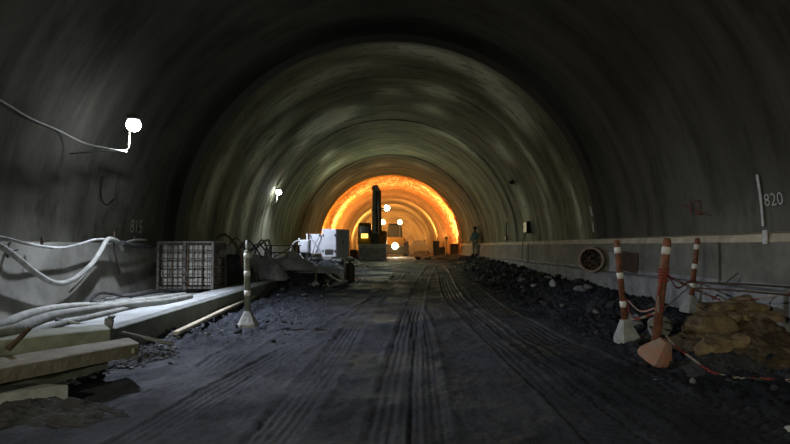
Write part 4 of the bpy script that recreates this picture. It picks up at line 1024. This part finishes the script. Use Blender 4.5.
# ------------------------------------------------------------------ excavator
def excavator():
    Y = 38.0; q = lambda px, py, dy=0: at(px, py, Y+dy)
    bx = q(373, 250, 4).x-.1; z0 = .42
    t = empty('excavator', (bx, Y+3, z0), 'excavator facing the camera with its boom raised upright', 'excavator')
    xm = bx
    # bucket, open side down/front
    w = 1.75; bc = q(372.5, 253); n = 12; prof = []
    for i in range(n+1):
        a = -.6+i*2.9/n; prof.append((math.cos(a)*.55, math.sin(a)*.58))
    vs = []; fs = []
    for sx in (-w/2, w/2):
        for (u, v) in prof: vs.append((bc.x+sx, Y-.0-u*.8+.1, bc.z+v))
    m_ = n+1
    for i in range(n): fs.append((i, i+1, m_+i+1, m_+i))
    fs += [tuple(range(m_)), tuple(m_+i for i in reversed(range(m_)))]
    mb = MB().add(vs, fs)
    mb.box((bc.x, Y-.38, bc.z-.1), (w, .06, .85), bev=.02)
    bk = mb.build('bucket', M['bucket'], t)
    for k in range(5):
        mb = MB(); x = bc.x-w/2+.12+k*(w-.24)/4; mb.box((x, Y-.42, bc.z-.58), (.13, .1, .26), bev=.02, taper=(1.3, 1.2)); mb.build('tooth', M['steel'], bk)
    # upright stick + boom
    sx = q(375.3, 200).x
    z1 = q(375, 184.5).z
    mb = MB(); mb.box((sx, Y+.5, (z1+2.0)/2), (.44, .62, z1-2.0), bev=.05, taper=(.85, .7)); st = mb.build('stick', M['stick'], t)
    mb = MB(); mb.tube([(sx+.12, Y+.12, 2.2), (sx+.12, Y+.16, z1-.8)], .07, 10); mb.tube([(sx+.12, Y+.16, z1-1.9), (sx+.12, Y+.18, z1-.4)], .11, 10); mb.build('hydraulic_cylinder', M['steel'], st)
    mb = MB(); mb.tube([(sx-.26, Y+.5, z1-.2), (sx+.26, Y+.5, z1-.2)], .10, 12); mb.tube([(sx-.26, Y+.5, z1-1.6), (sx+.26, Y+.5, z1-1.6)], .09, 12); mb.build('pivot_pin', M['steel'], st)
    mb = MB(); mb.box((sx, Y+.35, 1.55), (.5, .6, 1.1), bev=.06, taper=(.8, .8)); mb.build('quick_coupler', M['darkmetal'], t)
    mb = MB(); p0 = Vector((sx+.15, Y+.9, z1-.4)); p1 = Vector((sx+.15, Y+3.3, 1.9)); d = p1-p0
    mb.box((p0+p1)/2, (.42, d.length, .6), rot=d.to_track_quat('Y', 'Z').to_euler(), bev=.06); mb.build('boom', M['yellow'], t)
    # body
    mb = MB(); mb.box((xm+.1, Y+4.4, 1.85), (1.95, 3.2, 1.0), bev=.12); bd = mb.build('body', M['yellow'], t)
    mb = MB(); mb.box((xm+.1, Y+6.1, 1.8), (1.95, .7, 1.15), bev=.2); mb.build('counterweight', M['darkmetal'], bd)
    cx = q(365, 240, 3).x; mb = MB(); mb.box((cx, Y+3.2, 2.1), (.95, 1.5, 1.55), bev=.1, taper=(.9, .85)); cb = mb.build('cab', M['yellow'], t)
    mb = MB(); mb.box((cx, Y+2.42, 2.3), (.72, .06, .75), bev=.02); mb.build('windscreen', M['glass'], cb)
    mb = MB(); mb.box((cx+.0, Y+2.37, 1.98), (.46, .04, .30), bev=.02); mb.build('lit_panel', emit('lit_panel', (1, .72, .12), 2.2), cb)
    for s in (-1, 1):
        mb = MB(); xx = xm+.1+s*.68; L2 = 3.4; pr = []
        for i in range(24):
            a = 2*PI*i/24; pr.append((Y+4.3+math.copysign(L2/2-.4, math.cos(a))+math.cos(a)*.42, z0+.45+math.sin(a)*.42))
        vs = [(xx+d*.24, yy, zz) for d in (-1, 1) for (yy, zz) in pr]
        fs = [(i, (i+1) % 24, 24+(i+1) % 24, 24+i) for i in range(24)]+[tuple(range(24)), tuple(24+i for i in reversed(range(24)))]
        mb.add(vs, fs)
        for i in range(24):
            yy, zz = pr[i]; a = 2*PI*i/24; mb.box((xx, yy+.02*math.cos(a), zz+.02*math.sin(a)), (.5, .08, .06), rot=Euler((a+PI/2, 0, 0)), bev=.01)
        mb.build('track', M['black'], t)
    mb = MB(); mb.box((xm+.1, Y+4.3, z0+.75), (1.4, 2.4, .4), bev=.05); mb.build('undercarriage', M['darkmetal'], t)
    # side mast of the rig
    # flood lamp bracket on the boom
    lx = q(387, 208); mb = MB(); mb.tube([(sx+.2, Y+.3, lx.z), (lx.x, Y+.1, lx.z-.02)], .03, 8); br = mb.build('lamp_bracket', M['steel'], t)
    mb = MB(); mb.lathe((lx.x, Y-.02, lx.z), [(.06, -.12), (.17, -.02), (.19, .03), (.15, .035)], 16, rot=Euler((PI/2, 0, 0))); mb.build('flood_lamp', M['darkmetal'], br)
    mb = MB(); mb.lathe((lx.x, Y-.06, lx.z), [(.17, -.005), (.17, .01), (.1, .03)], 16, rot=Euler((PI/2, 0, 0))); mb.build('lamp_glass', M['lampcyan'], br)
    spot((lx.x, Y-.2, lx.z), (lx.x, Y-10, lx.z+.8), (.85, 1.0, .66), 680, 2.1, 1, .1, 'flood_light')
    ly = q(388.5, 213); 
    return t
excavator()
# thin rods standing left of the cab
for i, (px, top) in enumerate(((359, 226), (365.5, 222))):
    a = at(px, 250, 41); a.z = .4; b_ = at(px, top, 41)
    tag(MB().tube([a, b_], .035, 8).box(a+Vector((0, 0, .05)), (.3, .3, .08), bev=.01).build('warning_rod', M['darkmetal'], loc=a), ('thin dark rod standing left of the excavator, left one', 'thin dark rod standing left of the excavator, right one')[i], 'rod', 'rods left of the excavator')

# ------------------------------------------------------------------ drilling truck behind
def truck():
    Y = 50.0; q = lambda px, py, dy=0: at(px, py, Y+dy); z0 = .44
    cx = q(393, 250).x+.15
    t = empty('loader', (cx, Y+2, z0), 'loader with glowing headlight and two roof lamps behind the excavator', 'loader')
    mb = MB(); mb.box((cx, Y+2.2, z0+1.15), (1.9, 3.6, .9), bev=.12); bd = mb.build('body', M['yellow'], t)
    mb = MB(); mb.box((cx, Y+1.6, z0+2.15), (1.35, 1.6, 1.25), bev=.10, taper=(.85, .8)); cb = mb.build('cab', M['black'], t)
    mb = MB(); mb.box((cx, Y+.78, z0+2.2), (1.0, .05, .85), bev=.03); mb.build('windscreen', M['glass'], cb)
    for s in (-1, 1):
        for yy in (Y+.7, Y+3.4):
            mb = MB(); mb.lathe((cx+s*.95, yy, z0+.62), [(.25, -.22), (.55, -.22), (.62, -.15), (.62, .15), (.55, .22), (.25, .22), (.2, .1)], 24, rot=Euler((0, PI/2, 0))); w = mb.build('wheel', M['black'], t)
            mb = MB(); mb.lathe((cx+s*1.1, yy, z0+.62), [(.24, -.08), (.24, .08), (.1, .1)], 16, rot=Euler((0, PI/2, 0))); mb.build('hub', M['yellow'], w)
    mb = MB(); mb.box((cx, Y+.1, z0+.55), (2.2, .5, .7), bev=.08); mb.build('front_blade', M['darkmetal'], t)
    for px, py, m_, e, c in ((383, 222, 'lampwarm', 1800, WARM), (400, 222, 'lampwarm', 1500, WARM)):
        p = q(px, py); mb = MB(); mb.tube([(p.x, Y+.5, z0+1.2), (p.x, Y+.5, p.z)], .04, 8); ps_ = mb.build('lamp_post', M['steel'], t)
        mb = MB(); mb.lathe((p.x, Y+.42, p.z), [(.1, -.1), (.2, 0), (.2, .04), (.1, .05)], 16, rot=Euler((PI/2, 0, 0))); mb.build('lamp_housing', M['darkmetal'], ps_)
        mb = MB(); mb.lathe((p.x, Y+.36, p.z), [(.19, 0), (.19, .02), (.1, .04)], 16, rot=Euler((PI/2, 0, 0))); mb.build('lamp_glass', M[m_], ps_)
        spot((p.x, Y+.25, p.z), (p.x, Y-8, p.z-1.6), c, e*.2, 2.3, 1, .12, 'work_light')
    p = q(395, 246); mb = MB(); mb.lathe((p.x, Y-.2, p.z), [(.12, -.15), (.27, -.02), (.28, .03), (.2, .04)], 18, rot=Euler((PI/2, 0, 0))); mb.build('headlight', M['darkmetal'], t)
    mb = MB(); mb.lathe((p.x, Y-.25, p.z), [(.26, 0), (.26, .02), (.15, .05)], 18, rot=Euler((PI/2, 0, 0))); mb.build('headlight_glass', M['lampwarm'], t)
    spot((p.x, Y-.35, p.z), (p.x, Y-20, .0), (1.0, .8, .5), 1200, 1.9, 1, .12, 'headlight_beam')
truck()
# pickup at the far right of the drive
def pickup():
    Y = 62; cx = at(421, 246, Y).x; z0 = .45
    t = empty('pickup_truck', (cx, Y, z0), 'dark low vehicle seen side on beyond the loader', 'vehicle')
    vs = []; prof = [(-1.7, .35), (-1.7, .85), (-1.1, .95), (-.75, 1.4), (.35, 1.42), (.55, .98), (1.7, .98), (1.7, .35)]
    for yy, k in ((Y-.75, 1), (Y+.75, 1)): vs += [(cx+x*.95, yy, z0+z) for x, z in prof]
    n = len(prof); fs = [(i, (i+1) % n, n+(i+1) % n, n+i) for i in range(n)]+[tuple(range(n)), tuple(n+i for i in reversed(range(n)))]
    MB().add(vs, fs).build('body', M['black'], t)
    MB().box((cx-.2, Y-.76, z0+1.17), (.85, .02, .3), bev=.005).build('side_window', M['glass'], t)
    for x in (-1.05, 1.05):
        for s in (-1, 1): MB().lathe((cx+x, Y+s*.68, z0+.34), [(.15, -.1), (.34, -.1), (.34, .1), (.15, .1)], 20, rot=Euler((PI/2, 0, 0))).build('wheel', M['black'], t)
    p = at(407, 243, Y-.9); MB().lathe((cx-1.5, Y-.8, p.z), [(.09, 0), (.09, .03), (.05, .04)], 12, rot=Euler((PI/2, 0, 0))).build('lamp_glass', M['lampcool'], t)
pickup()
# orange work lamps of the sheet-lined section
def sheet_lamp(x, y, z, label, e, col=ORG):
    t = empty('work_lamp', (x, y, .42), label, 'lamp', 'work lamps in the orange section')
    MB().tube([(x, y, .42), (x, y, z)], .03, 8).tube([(x-.3, y-.2, .45), (x, y, .7), (x+.3, y-.2, .45)], .02, 6).build('stand', M['steel'], t)
    MB().box((x, y, z+.1), (.3, .12, .2), bev=.02).build('housing', M['darkmetal'], t)
    MB().box((x, y+.075, z+.1), (.26, .02, .16), bev=.005).build('lamp_glass', M['lamporange'], t)
    spot((x, y+.12, z+.1), (x*.75, y+5, z+4.5), col, e*2.1, 2.4, .6, .08, 'work_lamp_light')
sheet_lamp(-4.9, 47.6, 1.6, 'orange work lamp at the left edge of the orange section', 5000, (1.0, .42, .06))
sheet_lamp(4.7, 52.0, 1.9, 'orange work lamp at the right inside the orange section', 9000)
sheet_lamp(-4.4, 56.5, 1.9, 'orange work lamp deep inside the orange section at left', 8000)
sheet_lamp(3.9, 70.0, 1.9, 'work lamp at the right of the inner drive', 2600, (1.0, .5, .12))
sheet_lamp(-3.5, 82.0, 1.9, 'work lamp near the end of the drive', 5200, (1.0, .52, .13))
# small orange-lit items
def crate(px, py, Y, w, d, h, m, name, label, cat):
    c = at(px, py, Y); z = fh(c.x, Y); mb = MB(); mb.box((c.x, Y, z+h/2), (w, d, h), bev=.015)
    t = empty(name, (c.x, Y, z), label, cat); mb.build('body', m, t)
    mb = MB()
    for k in (-1, 1): mb.box((c.x+k*w*.42, Y-d/2-.01, z+h/2), (w*.1, .03, h), bev=.004)
    mb.box((c.x, Y-d/2-.01, z+h*.8), (w, .03, h*.1), bev=.004); mb.build('frame', M['wood'], t)
crate(454, 250, 46.5, .65, .5, .85, M['wood'], 'wooden_crate', 'wooden crate at the right edge of the orange section', 'crate')
crate(354, 257, 40, .5, .4, .62, M['orange'], 'orange_crate', 'orange crate left of the excavator bucket', 'crate')
for i, (px, py, Yq, w, h, lb) in enumerate(((436, 250, 50, .5, 1.2, 'dark equipment cabinet by the orange right wall, left one'), (442, 252, 51.5, .5, .6, 'low dark equipment cabinet by the orange right wall'), (344, 252, 52, .6, .9, 'dark equipment cabinet by the orange left wall'))):
    c = at(px, py, Yq); z = fh(c.x, Yq); t = empty('equipment_cabinet', (c.x, Yq, z), lb, 'cabinet', 'cabinets in the orange section')
    MB().box((c.x, Yq, z+h/2), (w, .5, h), bev=.03).build('body', M['rust'], t); MB().box((c.x, Yq-.26, z+h/2), (w*.8, .02, h*.8), bev=.01).build('door', M['darkmetal'], t)
    MB().tube([(c.x+.1, Yq, z+h), (c.x+.15, Yq, z+h+.35)], .03, 6).build('mast', M['rust'], t)

# ------------------------------------------------------------------ person
def person():
    Y = 37.0; b0 = at(473, 257, Y); x0 = min(b0.x, 4.98); z0 = .70
    x0 = 5.13
    t = empty('person', (x0, Y, z0), 'person in a teal jacket and pale trousers standing by the right wall', 'person')
    t['label'] = 'person in a teal jacket and pale trousers standing by the right wall'
    V = [(0, 0, .93), (0, .0, 1.08), (0, .0, 1.25), (0, .01, 1.40), (0, .0, 1.50), (0, -.01, 1.60), (0, -.01, 1.70),   # spine neck head 0-6
         (.09, 0, .88), (.10, -.02, .50), (.10, .03, .10), (.11, -.08, .04),   # left leg 7-10
         (-.09, 0, .88), (-.12, .0, .50), (-.13, .03, .10), (-.15, -.09, .04),  # right leg 11-14
         (.17, .0, 1.38), (.25, .02, 1.12), (.22, -.12, .92), (.21, -.18, .85),    # arm 15-18
         (-.17, .0, 1.38), (-.27, .0, 1.12), (-.30, -.12, .90), (-.30, -.17, .83)]
    E = [(0, 1), (1, 2), (2, 3), (3, 4), (4, 5), (5, 6), (0, 7), (7, 8), (8, 9), (9, 10), (0, 11), (11, 12), (12, 13), (13, 14), (3, 15), (15, 16), (16, 17), (17, 18), (3, 19), (19, 20), (20, 21), (21, 22)]
    Rr = [.13, .13, .145, .12, .055, .09, .085, .085, .062, .042, .04, .085, .062, .042, .04, .06, .045, .034, .03, .06, .045, .034, .03]
    V = [Vector(v) for v in V]
    body = skin('body', V, E, Rr, M['skin'], t)
    bm_ = lambda ids, rr, nm, m_: skin(nm, [V[i] for i in ids], [(ids.index(a), ids.index(b2)) for a, b2 in E if a in ids and b2 in ids], rr, m_, t)
    bm_([2, 1, 0, 3, 15, 16, 17, 19, 20, 21], [.17, .165, .165, .145, .085, .065, .055, .085, .065, .055], 'jacket', M['jacket'])
    bm_([0, 7, 8, 9, 11, 12, 13], [.155, .11, .085, .07, .11, .085, .07], 'trousers', M['trousers'])
    for s, i in ((1, 10), (-1, 14)):
        p = V[i]; me = MB(); me.box((p.x, p.y+.06, .055), (.11, .28, .11), bev=.035); me.local = True
        o = me.build('boot', M['black']); o.parent = t
    me = MB(); me.lathe((0, -.005, 1.66), [(.135, 0), (.125, .03), (.115, .09), (.07, .14), (.02, .155)], 18); me.box((0, -.11, 1.665), (.17, .12, .015), bev=.005)
    o = me.build('helmet', M['helmet']); o.parent = t
    # face and fingers
    me = MB(); me.rock((0, -.105, 1.61), (.014, .02, .022), seed=2, sub=1); o = me.build('nose', M['skin']); o.parent = t
    for s in (-1, 1):
        i = 18 if s > 0 else 22
        p = V[i]; 
        for k in range(4):
            me = MB(); a = p+Vector((0, -.03+.02*k, -.02)); me.tube([a, a+Vector((.0, -.012, -.05)), a+Vector((-s*.012, -.018, -.085+.006*abs(k-1.5)))], [.011, .010, .008], 6); o = me.build('finger', M['skin']); o.parent = t
        me = MB(); a = p+Vector((-s*.01, -.03, .01)); me.tube([a, a+Vector((-s*.02, -.03, -.03)), a+Vector((-s*.02, -.035, -.06))], [.013, .012, .009], 6); o = me.build('thumb', M['skin']); o.parent = t
    t.rotation_euler = (0, 0, -.7)
person()

# ------------------------------------------------------------------ dusty haze in the worked section
hm = bpy.data.materials.new('dust_haze'); hm.use_nodes = True; nt = hm.node_tree; nt.nodes.remove(nt.nodes['Principled BSDF'])
vs_ = nt.nodes.new('ShaderNodeVolumeScatter'); vs_.inputs['Density'].default_value = .0022; vs_.inputs['Anisotropy'].default_value = .4; vs_.inputs['Color'].default_value = (1, .9, .7, 1)
nt.links.new(vs_.outputs[0], nt.nodes['Material Output'].inputs['Volume'])
hz_ = MB().box((0, 66.5, 4), (12.8, 57, 8.6)).build('dust_haze', hm, loc=(0, 66.5, 4)); tag(hz_, 'thin yellow dusty haze around the machines in the orange lit section', 'haze', None, 'stuff')

# ------------------------------------------------------------------ world and colour
w = bpy.data.worlds.new('world'); SC.world = w; w.use_nodes = True
w.node_tree.nodes['Background'].inputs[0].default_value = (.5, .55, .6, 1); w.node_tree.nodes['Background'].inputs[1].default_value = 0.0
SC.view_settings.view_transform = 'Standard'; SC.view_settings.look = 'None'; SC.view_settings.exposure = 0.0; SC.view_settings.gamma = 1
SC.view_settings.use_curve_mapping = False
SC.cycles.use_denoising = True
SC.cycles.max_bounces = 8; SC.cycles.diffuse_bounces = 5
SC.cycles.sample_clamp_indirect = 6; SC.cycles.volume_bounces = 0
